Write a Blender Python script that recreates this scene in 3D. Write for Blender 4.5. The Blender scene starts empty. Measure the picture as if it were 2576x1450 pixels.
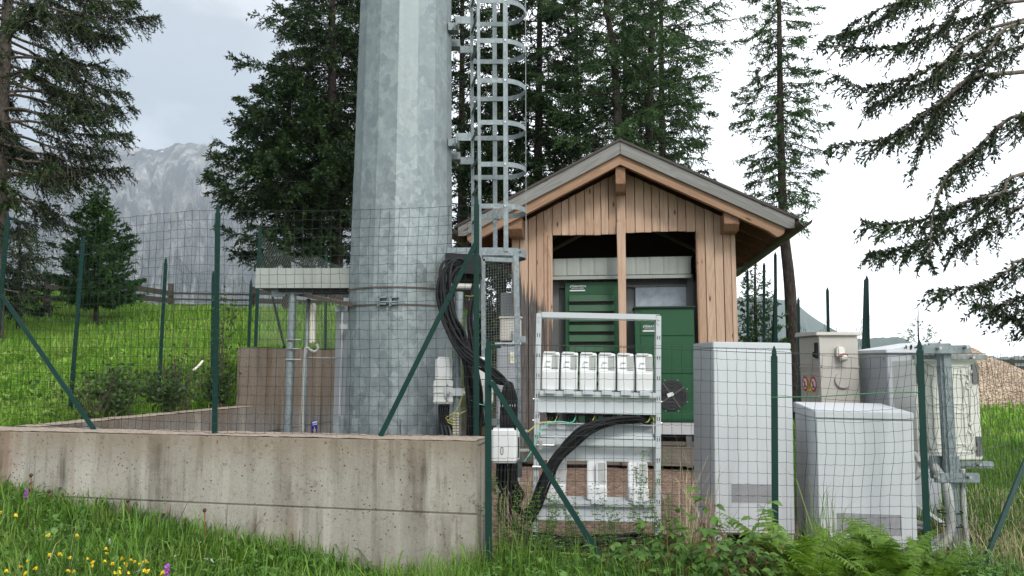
import bpy, bmesh, math, random
import numpy as np
from mathutils import Vector, Matrix
random.seed(7); RNG = np.random.default_rng(7)
sc = bpy.context.scene; COL = sc.collection
R = math.radians
# ------------------------------------------------------------------ camera
F = 1900.0; CX = 1288.0; CY = 725.0; PITCH = math.atan(189/F); EYE = 1.6
cp, sp = math.cos(PITCH), math.sin(PITCH)
def ray(px, py):
    a = (px-CX)/F; b = (CY-py)/F
    return np.array([a, cp-b*sp, sp+b*cp])
def at(px, py, Y):
    d = ray(px, py); return np.array([0, 0, EYE]) + d*(Y/d[1])
def onz(px, py, z):
    d = ray(px, py); return np.array([0, 0, EYE]) + d*((z-EYE)/d[2])
cam = bpy.data.cameras.new('camera'); cam.sensor_width = 36; cam.lens = 36*F/2576
cam.clip_start = .05; cam.clip_end = 9000
co = bpy.data.objects.new('camera', cam); COL.objects.link(co)
co.location = (0, 0, EYE); co.rotation_euler = (math.pi/2+PITCH, 0, 0); sc.camera = co
# ------------------------------------------------------------------ mesh builder
def nrm(v):
    v = np.asarray(v, float); l = np.linalg.norm(v, axis=-1, keepdims=True); return v/np.maximum(l, 1e-9)
class MB:
    def __init__(s): s.v = []; s.f = []; s.n = 0
    def add(s, verts, faces):
        verts = np.asarray(verts, float); k = s.n
        s.v.append(verts); s.n += len(verts)
        s.f.extend([tuple(int(i)+k for i in f) for f in faces]); return s
    def box(s, c, d, M=None):
        x, y, z = [q/2 for q in d]
        v = np.array([[a, b, e] for a in (-x, x) for b in (-y, y) for e in (-z, z)])
        if M is not None: v = v @ np.array(M.to_3x3()).T
        return s.add(v+np.asarray(c, float), [(0,1,3,2),(4,6,7,5),(0,4,5,1),(2,3,7,6),(0,2,6,4),(1,5,7,3)])
    def hexa(s, a, b):  # two quads (bottom loop, top loop)
        return s.add(list(a)+list(b), [(3,2,1,0),(4,5,6,7),(0,1,5,4),(1,2,6,5),(2,3,7,6),(3,0,4,7)])
    def beam(s, p, q, w, h, up=(0,0,1)):
        p = np.asarray(p, float); q = np.asarray(q, float); t = nrm(q-p); u = np.asarray(up, float)
        sd = np.cross(t, u)
        if np.linalg.norm(sd) < 1e-3: sd = np.cross(t, (0,1,0))
        sd = nrm(sd); u = np.cross(sd, t)
        r = [sd*w/2+u*h/2, -sd*w/2+u*h/2, -sd*w/2-u*h/2, sd*w/2-u*h/2]
        return s.hexa([p+k for k in r], [q+k for k in r])
    def tube(s, pts, r, n=6, cap=True):
        pts = np.asarray(pts, float); m = len(pts); r = np.broadcast_to(np.asarray(r, float), (m,))
        t = np.gradient(pts, axis=0); t = nrm(t)
        ref = np.array([0, 0, 1.]) if abs(nrm(pts[-1]-pts[0])[2]) < .8 else np.array([0, 1., 0])
        a = nrm(np.cross(t, ref)); b = np.cross(a, t)
        th = np.arange(n)*2*math.pi/n
        v = pts[:, None] + r[:, None, None]*(np.cos(th)[None, :, None]*a[:, None]+np.sin(th)[None, :, None]*b[:, None])
        f = [(i*n+j, i*n+(j+1) % n, (i+1)*n+(j+1) % n, (i+1)*n+j) for i in range(m-1) for j in range(n)]
        if cap: f += [tuple(range(n-1, -1, -1)), tuple((m-1)*n+j for j in range(n))]
        return s.add(v.reshape(-1, 3), f)
    def cyl(s, p, q, r, n=16): return s.tube([p, q], r, n)
    def prism(s, poly, off):
        poly = np.asarray(poly, float); k = len(poly); off = np.asarray(off, float)
        return s.add(np.vstack([poly, poly+off]), [tuple(range(k-1, -1, -1)), tuple(range(k, 2*k))]+[(i, (i+1) % k, k+(i+1) % k, k+i) for i in range(k)])
    def sheet(s, P, nu, nv):
        return s.add(np.asarray(P).reshape(-1, 3), [(i*nv+j, (i+1)*nv+j, (i+1)*nv+j+1, i*nv+j+1) for i in range(nu-1) for j in range(nv-1)])
    def build(s, name, mat, parent=None, smooth=False, bevel=0, local=False, seg=2, split=False):
        if split and len(s.v) > 1:
            k = 0; o = None; ff = s.f; j = 0
            for v in s.v:
                q = MB(); fs = []
                while j < len(ff) and max(ff[j]) < k+len(v): fs.append([i-k for i in ff[j]]); j += 1
                q.add(v, fs); o = q.build(name, mat, parent, smooth, bevel, local, seg); k += len(v)
            return o
        v = np.vstack(s.v)
        if parent is not None and not local:
            v = v - origin(parent)
        me = bpy.data.meshes.new(name)
        me.from_pydata(v.tolist(), [], s.f)
        if bevel:
            bm = bmesh.new(); bm.from_mesh(me)
            bmesh.ops.recalc_face_normals(bm, faces=bm.faces)
            bmesh.ops.bevel(bm, geom=list(bm.edges), offset=bevel, segments=seg, affect='EDGES', clamp_overlap=True)
            bm.to_mesh(me); bm.free()
        return link(name, me, mat, parent, smooth)
def origin(o):
    while o.parent is not None: o = o.parent
    return np.array(o.location)
def link(name, me, mat, parent=None, smooth=False):
    if mat is not None:
        for m_ in (mat if isinstance(mat, list) else [mat]): me.materials.append(m_)
    if smooth: me.polygons.foreach_set('use_smooth', [True]*len(me.polygons))
    me.update()
    o = bpy.data.objects.new(name, me); COL.objects.link(o)
    if parent is not None: o.parent = parent
    return o
def npmesh(name, V, Fc, mat, parent=None, smooth=False, mi=None):
    V = np.asarray(V, np.float32)
    if parent is not None: V = V - origin(parent).astype(np.float32)
    Fc = np.asarray(Fc, np.int32); n, k = Fc.shape
    me = bpy.data.meshes.new(name)
    me.vertices.add(len(V)); me.vertices.foreach_set('co', V.ravel())
    me.loops.add(n*k); me.loops.foreach_set('vertex_index', Fc.ravel())
    me.polygons.add(n); me.polygons.foreach_set('loop_start', np.arange(0, n*k, k, dtype=np.int32))
    if mi is not None:
        for m_ in mat: me.materials.append(m_)
        me.polygons.foreach_set('material_index', np.asarray(mi, np.int32)); mat = None
    me.update(calc_edges=True)
    return link(name, me, mat, parent, smooth)
def tag(o, label, cat=None, group=None, kind=None):
    o['label'] = label
    if cat: o['category'] = cat
    if group: o['group'] = group
    if kind: o['kind'] = kind
    return o
def thing(name, label, cat, loc=(0,0,0), rot=(0,0,0), group=None):
    o = bpy.data.objects.new(name, None); COL.objects.link(o); o.empty_display_size = .1
    o.location = [float(q) for q in loc]; o.rotation_euler = rot
    return tag(o, label, cat, group)
def copy_tree(o, parent=None):
    c = o.copy(); COL.objects.link(c); c.parent = parent
    for ch in o.children: copy_tree(ch, c)
    return c
def spline(pts, n=40):
    P = np.asarray(pts, float); m = len(P)
    Q = np.vstack([2*P[0]-P[1], P, 2*P[-1]-P[-2]]); out = []
    for t in np.linspace(0, m-1-1e-6, n):
        i = int(t); u = t-i; a, b, c, d = Q[i:i+4]
        out.append(.5*((2*b)+(c-a)*u+(2*a-5*b+4*c-d)*u*u+(3*b-a-3*c+d)*u**3))
    return np.array(out)
def sm(a, b, x): t = np.clip((x-a)/(b-a), 0, 1); return t*t*(3-2*t)
def vnoise(x, y, seed=0):
    x = np.asarray(x, float); y = np.asarray(y, float); xi = np.floor(x); yi = np.floor(y); fx = x-xi; fy = y-yi
    def h(a, b):
        q = np.sin(a*127.1+b*311.7+seed*74.7)*43758.5453; return q-np.floor(q)
    fx = fx*fx*(3-2*fx); fy = fy*fy*(3-2*fy)
    return (h(xi, yi)*(1-fx)+h(xi+1, yi)*fx)*(1-fy)+(h(xi, yi+1)*(1-fx)+h(xi+1, yi+1)*fx)*fy
def fbm(x, y, o=4, seed=0):
    s_ = 0; a = .5
    for k in range(o): s_ = s_+a*vnoise(x*2**k, y*2**k, seed+k); a *= .5
    return s_
# ------------------------------------------------------------------ materials
class NT:
    def __init__(s, name):
        s.m = bpy.data.materials.new(name); s.m.use_nodes = True
        s.t = s.m.node_tree; s.b = s.t.nodes['Principled BSDF']
    def nd(s, typ, ins=None, **props):
        n = s.t.nodes.new(typ)
        for k, v in props.items(): setattr(n, k, v)
        for k, v in (ins or {}).items(): s.put(n.inputs[k], v)
        return n
    def put(s, inp, v):
        if isinstance(v, bpy.types.NodeSocket): s.t.links.new(v, inp)
        elif isinstance(v, (tuple, list)) and inp.type == 'RGBA': inp.default_value = tuple(v)+((1,) if len(v) == 3 else ())
        else: inp.default_value = v
    def mix(s, f, a, b, blend='MIX'):
        n = s.t.nodes.new('ShaderNodeMix'); n.data_type = 'RGBA'; n.blend_type = blend
        s.put(n.inputs[0], f); s.put(n.inputs[6], a); s.put(n.inputs[7], b); return n.outputs[2]
    def ramp(s, fac, stops, interp='LINEAR'):
        n = s.t.nodes.new('ShaderNodeValToRGB'); n.color_ramp.interpolation = interp
        e = n.color_ramp.elements
        while len(e) < len(stops): e.new(.5)
        for el, (p, c) in zip(e, stops):
            el.position = p; c = (c, c, c) if isinstance(c, (int, float)) else c; el.color = (*c, 1)
        s.put(n.inputs[0], fac); return n.outputs[0]
    def mr(s, v, a, b, c=0, d=1, clamp=True):
        n = s.nd('ShaderNodeMapRange', clamp=clamp); 
        for i, q in enumerate((v, a, b, c, d)): s.put(n.inputs[i], q)
        return n.outputs[0]
    def math(s, op, a, b=0, c=0):
        n = s.nd('ShaderNodeMath', operation=op); s.put(n.inputs[0], a); s.put(n.inputs[1], b); s.put(n.inputs[2], c); return n.outputs[0]
    def obj(s, scale=(1,1,1), geo=False):
        v = s.nd('ShaderNodeNewGeometry').outputs['Position'] if geo else s.nd('ShaderNodeTexCoord').outputs['Object']
        if scale == (1,1,1): return v
        return s.nd('ShaderNodeMapping', {'Vector': v, 'Scale': scale}).outputs[0]
    def noise(s, scale, vec, detail=4, rough=.55, dist=0):
        return s.nd('ShaderNodeTexNoise', {'Scale': scale, 'Vector': vec, 'Detail': detail, 'Roughness': rough, 'Distortion': dist}).outputs[0]
    def voro(s, scale, vec, out='Distance', **k):
        return s.nd('ShaderNodeTexVoronoi', {'Scale': scale, 'Vector': vec}, **k).outputs[out]
    def xyz(s, v): return s.nd('ShaderNodeSeparateXYZ', {0: v}).outputs
    def island(s): return s.nd('ShaderNodeNewGeometry').outputs['Random Per Island']
    def rnd(s): return s.nd('ShaderNodeObjectInfo').outputs['Random']
    def bump(s, h, strength=.3, dist=.01):
        n = s.nd('ShaderNodeBump', {'Height': h, 'Strength': strength, 'Distance': dist}); s.t.links.new(n.outputs[0], s.b.inputs['Normal'])
    def out(s, col=None, rough=None, metal=None, spec=None):
        for k, v in (('Base Color', col), ('Roughness', rough), ('Metallic', metal), ('Specular IOR Level', spec)):
            if v is not None: s.put(s.b.inputs[k], v)
        return s.m
def lin(r, g, b):
    f = lambda c: ((c/255+.055)/1.055)**2.4 if c > 10 else c/255/12.92
    return (f(r), f(g), f(b))
def sc_(c, k): return tuple(min(1, q*k) for q in c)
def paint(name, col, rough=.5, var=.12, metal=0, dirt=.0, bump=.0, vs=3, spec=None):
    n = NT(name); o = n.obj()
    a = n.noise(vs, o, 5, .6); c = n.mix(n.mr(a, .3, .7), sc_(col, 1-var), sc_(col, 1+var))
    if dirt:
        d = n.noise(1.0, n.obj((14, 14, 1.2)), 5, .65)
        c = n.mix(n.mr(d, .52, .75, 0, dirt), c, (.12, .1, .075))
    if bump: n.bump(n.noise(90, o, 3), bump, .004)
    return n.out(c, n.mr(a, .3, .7, rough-.06, rough+.08), metal, spec)
MAT = {}
def build_mats():
    m = MAT
    # galvanised steel with zinc spangle
    for nm, scl, lo, hi in (('galv_mast', 15, (.19,.225,.24), (.33,.38,.385)), ('galv', 42, (.17,.205,.22), (.31,.355,.37))):
        n = NT(nm); o = n.obj((1, 1, .72))
        w = n.nd('ShaderNodeVectorMath', {0: o, 1: n.nd('ShaderNodeVectorMath', {0: n.nd('ShaderNodeTexNoise', {'Scale': scl*1.6, 'Vector': o, 'Detail': 2}).outputs['Color'], 'Scale': .9/scl}, operation='SCALE').outputs[0]}, operation='ADD').outputs[0]
        v = n.voro(scl, w, 'Color'); v2 = n.voro(scl*2.3, w, 'Color')
        s1 = n.math('ADD', n.math('MULTIPLY', n.xyz(v)[0], .62), n.math('MULTIPLY', n.xyz(v2)[1], .38))
        patch = n.mr(n.noise(scl*.22, o, 4, .6), .35, .62)
        k = n.math('MULTIPLY_ADD', n.math('SUBTRACT', s1, .5), n.mr(patch, 0, 1, .45, 1.0), .46)
        c = n.ramp(k, [(.18, lo), (.48, tuple((a*1.15+b)/2.15 for a, b in zip(lo, hi))), (.72, hi)])
        st = n.noise(1.0, n.obj((16, 16, .5)), 5, .6)
        c = n.mix(n.mr(st, .5, .75, 0, .35), c, sc_(lo, .75))
        br = n.noise(1.0, n.obj((5, 5, 42)), 4, .6); c = n.mix(n.math('MULTIPLY', n.mr(br, .42, .66), n.mr(n.xyz(n.obj())[2], 1.5, 4.5, .15, .55)), c, tuple((a+b)*.5 for a, b in zip(lo, hi)))
        big = n.noise(.7, o, 3); c = n.mix(n.mr(big, .4, .65, 0, .3), c, (.21,.25,.26))
        n.bump(s1, .06, .004)
        m[nm] = n.out(c, n.mr(s1, 0, 1, .42, .62), .35)
    # concrete
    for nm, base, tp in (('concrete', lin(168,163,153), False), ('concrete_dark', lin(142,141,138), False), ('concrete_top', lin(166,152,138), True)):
        n = NT(nm); o = n.obj()
        big = n.noise(1.3, o, 5, .6); c = n.mix(n.mr(big, .3, .7), sc_(base, .85), sc_(base, 1.13))
        fine = n.noise(45, o, 4, .7); c = n.mix(n.mr(fine, .35, .7, 0, .35), c, sc_(base, .6))
        if not tp:
            st = n.noise(1.0, n.obj((5, 5, .5)), 5, .6); st2 = n.noise(1.0, n.obj((17, 17, 1.1)), 4, .6); mm = n.mr(n.noise(2.2, o, 4, .6), .42, .62)
            z = n.xyz(o)[2]
            c = n.mix(n.math('MULTIPLY', n.mr(st, .48, .62), n.mr(mm, 0, 1, .4, 1.0)), c, lin(90,82,73))
            c = n.mix(n.math('MULTIPLY', n.mr(st2, .54, .68), n.mr(mm, 0, 1, .15, .75)), c, lin(88,82,76))
            c = n.mix(n.mr(n.noise(1.0, n.obj((6.3, 6.3, .3)), 4), .54, .66, 0, .6), c, lin(192,188,178))
            ru = n.noise(1.0, n.obj((5.1, 5.1, .35)), 3); c = n.mix(n.mr(ru, .60, .74, 0, .5 if nm == 'concrete' else .15), c, lin(152,104,78)); c = n.mix(n.math('MULTIPLY', n.mr(n.math('ADD', z, n.math('MULTIPLY', n.noise(3, o, 4), .35)), .95, 1.25), .55), c, lin(128,108,84)); sp_ = n.noise(17, o, 5, .75); c = n.mix(n.mr(sp_, .56, .68, 0, .5), c, lin(120,96,74) if nm == 'concrete' else lin(84,78,72)); c = n.mix(n.mr(n.noise(33, o, 3, .7), .6, .7, 0, .55), c, lin(84,76,70))
            pv = n.voro(26, o); c = n.mix(n.math('MULTIPLY', n.mr(pv, .1, .2, 1, 0), n.mr(n.noise(6, o, 3), .46, .56, 0, .9)), c, (.03,.024,.02))
            pv2 = n.voro(5.3, n.nd('ShaderNodeMapping', {'Vector': o, 'Location': (3, 1, 2)}).outputs[0]); c = n.mix(n.mr(pv2, .03, .07, .55, 0), c, (.1,.055,.03))
            pv3 = n.voro(70, o); c = n.mix(n.math('MULTIPLY', n.mr(pv3, .12, .22, 1, 0), n.mr(n.noise(4, o, 2), .48, .6, 0, .6)), c, (.05,.042,.035))
            n.bump(n.math('ADD', fine, n.mr(pv, .05, .2)), .5, .006)
        else:
            ag = n.voro(60, o, 'Color'); c = n.mix(.5, c, n.ramp(n.xyz(ag)[0], [(.1, sc_(base, .55)), (.5, base), (.9, sc_(base, 1.5))]))
            n.bump(n.voro(60, o), .6, .008)
        m[nm] = n.out(c, .9, 0, .25)
    # timber
    def timber(nm, light, dark, rake=False, weather=False, ax='z', isl=.35):
        n = NT(nm); o = n.obj(); ir = n.island()
        if rake:
            q = n.xyz(o); o = n.nd('ShaderNodeCombineXYZ', {0: q[0], 1: q[1], 2: n.math('MULTIPLY_ADD', n.math('ABSOLUTE', q[0]), .502, q[2])}).outputs[0]
        sh = n.nd('ShaderNodeCombineXYZ', {0: n.math('MULTIPLY', ir, 37), 1: n.math('MULTIPLY', ir, 11), 2: n.math('MULTIPLY', ir, 53)}).outputs[0]
        os_ = n.nd('ShaderNodeVectorMath', {0: o, 1: sh}, operation='ADD').outputs[0]
        sv = {'z': (1, 1, .06), 'x': (.06, 1, 1), 'y': (1, .06, 1)}[ax]
        mp = n.nd('ShaderNodeMapping', {'Vector': os_, 'Scale': sv}).outputs[0]
        g = n.noise(26, mp, 6, .65, 1.2); g2 = n.noise(120, mp, 3, .6)
        rings = n.math('FRACT', n.math('MULTIPLY', n.noise(5.5, mp, 2, .4), 16))
        c = n.mix(n.mr(g, .3, .7), dark, light)
        c = n.mix(n.mr(rings, .55, .95, 0, .45), c, sc_(dark, .7))
        c = n.mix(n.mr(g2, .5, .75, 0, .3), c, sc_(dark, .55))
        c = n.mix(n.mr(ir, 0, 1, 0, isl), c, sc_(light, 1.25)); c = n.mix(n.mr(n.math('FRACT', n.math('MULTIPLY', ir, 7.3)), 0, 1, 0, isl), c, sc_(dark, .8))
        kn = n.voro(4.4, n.nd('ShaderNodeMapping', {'Vector': os_, 'Scale': {'z': (1.6, 1.6, .55), 'x': (.55, 1.6, 1.6), 'y': (1.6, .55, 1.6)}[ax]}).outputs[0])
        c = n.mix(n.mr(kn, .06, .13, .85, 0), c, (.07,.03,.015))
        if weather:
            x, y, z = n.xyz(o)
            jag = n.noise(1.0, n.obj((34, 3, .9)), 4, .7)
            lim = n.math('MULTIPLY_ADD', x, -1.25, .98); lim = n.math('ADD', lim, n.math('MULTIPLY', n.math('SUBTRACT', jag, .5), 1.2))
            f = n.mr(n.math('SUBTRACT', lim, z), -.06, .1); f = n.math('MULTIPLY', f, n.mr(x, -.98, -.9, 1, 0))
            low = n.mr(n.math('ADD', z, n.math('MULTIPLY', jag, .5)), .55, 1.15, 1, 0); f = n.math('MAXIMUM', f, n.math('MULTIPLY', low, n.mr(x, -.95, -.9, 0, .8)))
            gr = n.mix(n.mr(g, .3, .7), lin(62,58,58), lin(122,116,112)); gr = n.mix(n.mr(g2, .45, .7, 0, .5), gr, lin(48,44,42))
            c = n.mix(f, c, gr)
        n.bump(n.math('ADD', g, rings), .25, .004)
        return n.out(c, .75, 0, .3)
    m['larch'] = timber('larch_boards', lin(214,186,164), lin(174,140,116), weather=True, isl=.5)
    m['larch_x'] = timber('larch_beam', lin(176,140,114), lin(132,98,76), ax='y')
    m['larch_rake'] = timber('larch_rake', lin(180,146,120), lin(138,106,84), ax='x', rake=True)
    m['grey_rake'] = timber('weathered_rake', lin(158,157,154), lin(122,120,117), ax='x', isl=.1, rake=True)
    m['grey_wood'] = timber('weathered_wood', lin(138,130,120), lin(84,76,68), ax='x')
    m['rail_wood'] = timber('rail_timber', lin(112,102,94), lin(62,54,50), ax='x')
    m['dark_wood'] = timber('soffit_wood', lin(140,92,62), lin(92,56,36), ax='y')
    # plain paints
    m['white'] = paint('white_enamel', (.575,.60,.625), .42, .03, dirt=.13)
    m['white_side'] = m['white']
    m['rack'] = paint('pale_grey_powder_coat', (.50,.535,.555), .45, .04)
    m['radio'] = paint('white_plastic', (.70,.71,.72), .4, .03)
    m['radio_grey'] = paint('light_grey_plastic', (.6,.61,.59), .5, .05, dirt=.15)
    m['beige'] = paint('beige_polyester', lin(186,182,174), .7, .07, dirt=.22, bump=.15)
    m['grey_paint'] = paint('grey_paint', lin(168,172,178), .5, .06, dirt=.25)
    m['housing'] = paint('offwhite_plastic', lin(218,218,210), .5, .03, dirt=.08)
    m['green'] = paint('green_enamel', lin(18,78,44), .5, .12, dirt=.06)
    m['green_dark'] = paint('dark_green_enamel', lin(11,52,30), .5, .1)
    m['post'] = paint('green_coated_steel', lin(6,50,44), .6, .14, spec=.3)
    m['wire'] = paint('grey_green_wire', lin(34,46,44), .5, .2)
    m['wire_dark'] = paint('dark_green_wire', lin(18,52,36), .5, .2)
    m['wire_grey'] = paint('zinc_wire', lin(120,128,124), .5, .1, metal=.3)
    m['black'] = paint('black_rubber', (.010,.010,.011), .6, .3, spec=.25)
    m['blackp'] = paint('black_plastic', (.013,.013,.014), .7, .2, spec=.2)
    m['yg'] = paint('yellow_green_cable', lin(176,176,84), .5, .2)
    m['bluegreen'] = paint('pale_green_cable', lin(100,190,160), .5, .1)
    m['conduit'] = paint('grey_conduit', lin(172,174,170), .5, .05)
    m['steel'] = paint('bright_steel', (.5,.5,.48), .35, .1, metal=.8)
    m['plate'] = paint('dull_aluminium', lin(150,158,166), .42, .22, metal=.5, vs=9)
    m['sheetband'] = paint('pale_sheet', lin(158,164,158), .55, .1, dirt=.3)
    m['shelter'] = paint('shelter_steel', lin(110,112,112), .5, .15, metal=.3, dirt=.2)
    m['gutter'] = paint('brown_gutter', lin(96,82,74), .5, .15, metal=.2)
    m['roofing'] = paint('dark_roofing', lin(74,66,62), .7, .15)
    m['signblue'] = paint('blue_sign', lin(38,50,165), .4, .03)
    m['signwhite'] = paint('sign_white', lin(225,228,230), .5, .02)
    m['yellow'] = paint('sign_yellow', lin(235,205,40), .5, .04)
    m['red'] = paint('sign_red', lin(200,40,45), .5, .04)
    m['orange'] = paint('orange_paint', lin(220,140,30), .5, .1)
    m['cap_red'] = paint('faded_red_plastic', lin(190,130,118), .5, .05)
    m['lampbeige'] = paint('aged_cream_plastic', lin(214,208,180), .5, .06, dirt=.15)
    m['dark'] = paint('dark_interior', (.03,.028,.025), .8, .2)
    n = NT('perforated_sheet'); o = n.obj()
    v = n.nd('ShaderNodeTexVoronoi', {'Scale': 120, 'Vector': o, 'Randomness': 0}).outputs['Distance']; m['perf'] = n.out(n.mix(n.mr(v, .40, .46), (.09,.09,.095), (.55,.56,.58)), .5)
    # ground, bark, foliage
    n = NT('ground_soil'); o = n.obj(geo=True); x, y, z = n.xyz(o)
    soil = n.ramp(n.noise(9, o, 6, .7), [(.3, lin(80,64,55)), (.5, lin(118,97,84)), (.7, lin(146,124,109))])
    st = n.voro(38, o, 'Color'); soil = n.mix(.4, soil, n.ramp(n.xyz(st)[0], [(.1, lin(80,62,52)), (.6, lin(150,122,106)), (.95, lin(190,176,164))]))
    gr = n.ramp(n.noise(5, o, 6, .7), [(.3, (.03,.05,.014)), (.5, (.06,.105,.022)), (.7, (.11,.165,.035))])
    at_ = n.nd('ShaderNodeAttribute', attribute_name='bare').outputs['Fac']
    n.bump(n.noise(40, o, 5), .5, .02); m['ground'] = n.out(n.mix(at_, gr, soil), .95, 0, .15)
    def leaf(nm, cols, rough=.55, sss=.25, spec=.3, big=False):
        n = NT(nm); ir = n.island(); k = len(cols)
        pn = n.noise(1.3, n.obj(geo=True), 3)
        f = n.math('ADD', n.math('MULTIPLY', ir, .6), n.mr(pn, .36, .66, 0, .4))
        c = n.ramp(f, [((i+.5)/k, q) for i, q in enumerate(cols)])
        if big: c = n.mix(n.mr(n.noise(.9, n.obj(geo=True), 5, .65), .5, .68, 0, .6), c, (.30,.37,.09)); c = n.mix(n.mr(n.noise(2.1, n.obj(geo=True), 5, .65), .54, .7, 0, .6), c, (.10,.21,.03))
        n.out(c, rough, 0, spec)
        tr = n.nd('ShaderNodeBsdfTranslucent', {'Color': c}); mx = n.nd('ShaderNodeMixShader', {0: sss, 1: n.b.outputs[0], 2: tr.outputs[0]})
        n.t.links.new(mx.outputs[0], n.t.nodes['Material Output'].inputs[0]); return n.m
    m['spruce'] = leaf('spruce_needles', [(.007,.014,.006), (.011,.026,.008), (.018,.041,.011), (.031,.066,.016), (.075,.13,.028)], .55, .2)
    m['spruce_young'] = leaf('young_spruce_needles', [(.02,.06,.018), (.04,.105,.026), (.065,.155,.036), (.12,.23,.055)], .55, .25)
    m['larch_needles'] = leaf('larch_needles', [(.03,.06,.026), (.05,.095,.036), (.07,.135,.045), (.1,.19,.06)], .6, .35)
    m['grass'] = leaf('grass_blades', [(.04,.095,.016), (.075,.17,.022), (.115,.25,.03), (.16,.31,.04), (.25,.36,.08)], .5, .35, big=True)
    m['meadow'] = leaf('meadow_blades', [(.10,.22,.026), (.16,.33,.034), (.22,.42,.04), (.27,.47,.055), (.40,.48,.15)], .5, .35, big=True)
    m['straw'] = leaf('dry_straw', [lin(150,130,100), lin(190,172,140), lin(214,200,172)], .7, .3)
    m['herb'] = leaf('herb_leaves', [(.05,.13,.025), (.08,.19,.035), (.12,.25,.05), (.18,.29,.09)], .45, .3)
    m['white_leaf'] = leaf('pale_leaf_underside', [lin(150,165,150), lin(190,200,190)], .6, .2)
    m['fern'] = leaf('fern_fronds', [(.055,.12,.016), (.11,.21,.022), (.17,.30,.028), (.24,.37,.05)], .5, .4)
    m['bramble'] = leaf('bramble_leaves', [(.05,.12,.025), (.085,.18,.035), (.13,.25,.05), (.19,.31,.08)], .5, .35)
    m['scrub'] = leaf('scrub_leaves', [(.03,.07,.018), (.06,.12,.03), (.1,.18,.04)], .5, .3)
    m['stem_red'] = paint('reddish_stem', lin(130,78,58), .6, .2)
    m['stem'] = paint('green_stem', (.1,.16,.04), .6, .2)
    m['twig'] = paint('bare_twig', lin(92,78,68), .8, .2)
    m['petal'] = paint('yellow_petals', (.82,.56,.015), .5, .1)
    m['purple'] = paint('purple_petals', lin(170,80,190), .5, .1)
    m['seed'] = paint('brown_seed_head', lin(74,56,44), .8, .1)
    for nm, a, b in (('bark', lin(70,60,54), lin(128,116,106)), ('bark_dark', lin(40,34,32), lin(84,74,70)), ('limb', lin(84,74,68), lin(150,138,128))):
        n = NT(nm); o = n.obj((1, 1, .35)); g = n.noise(22, o, 6, .7); v = n.voro(30, o)
        c = n.mix(n.mr(g, .3, .7), a, b); c = n.mix(n.mr(v, .1, .5, .5, 0), c, sc_(a, .6)); c = n.mix(n.mr(n.noise(4, o, 4), .55, .7, 0, .3), c, lin(120,124,110))
        n.bump(n.math('ADD', g, v), .8, .02); m[nm] = n.out(c, .9, 0, .2)
    n = NT('wood_chips'); o = n.obj(geo=True); v = n.voro(34, n.nd('ShaderNodeMapping', {'Vector': o, 'Scale': (1, 1, 1.6)}).outputs[0], 'Color')
    c = n.ramp(n.xyz(v)[0], [(.05, lin(90,74,60)), (.4, lin(148,126,106)), (.7, lin(182,162,140)), (1, lin(214,200,180))]); c = n.mix(n.mr(n.noise(1.2, o, 5), .4, .7, 0, .4), c, lin(110,88,74))
    n.bump(n.xyz(v)[1], .6, .04); m['chips'] = n.out(c, .9, 0, .2)
    # mountain rock, relief shade partly painted into its colour contrast
    n = NT('limestone'); o = n.obj(geo=True); x, y, z = n.xyz(o)
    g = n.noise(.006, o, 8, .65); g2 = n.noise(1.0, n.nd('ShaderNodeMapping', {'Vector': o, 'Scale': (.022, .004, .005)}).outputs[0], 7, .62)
    g3 = n.noise(.03, o, 7, .7); c = n.ramp(n.math('ADD', n.math('MULTIPLY', g, .5), n.math('MULTIPLY', g3, .5)), [(.38, (.10,.098,.10)), (.5, (.36,.35,.345)), (.6, (.70,.68,.66))])
    c = n.mix(n.mr(g2, .42, .56, .92, 0), c, (.05,.05,.056))  # dark gully streaks in the colour stand in for crevice shade
    strat = n.noise(1.0, n.nd('ShaderNodeMapping', {'Vector': o, 'Scale': (.002, .002, .05)}).outputs[0], 4, .6); c = n.mix(n.mr(strat, .5, .7, 0, .4), c, (.13,.12,.115))
    slope = n.xyz(n.nd('ShaderNodeNewGeometry').outputs['Normal'])[2]
    veg = n.math('MULTIPLY', n.mr(n.math('ADD', z, n.math('MULTIPLY', n.noise(.011, o, 7, .7), 420)), 330, 480, 1, 0), n.mr(n.noise(.02, o, 6, .7), .42, .56))
    c = n.mix(veg, c, (.045,.075,.03))
    sn = n.math('MULTIPLY', n.mr(n.noise(.02, o, 5, .6), .66, .69), n.mr(z, 330, 420)); c = n.mix(sn, c, (.8,.82,.85))
    n.bump(n.math('ADD', g3, g2), 1.0, 60); m['rock'] = n.out(c, .95, 0, .1)
    n = NT('forest_hill'); o = n.obj(geo=True); g = n.noise(.03, o, 6, .7)
    m['hill'] = n.out(n.ramp(g, [(.3, (.015,.03,.016)), (.6, (.035,.06,.025)), (.8, (.07,.11,.035))]), .95, 0, .1)
build_mats()
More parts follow.
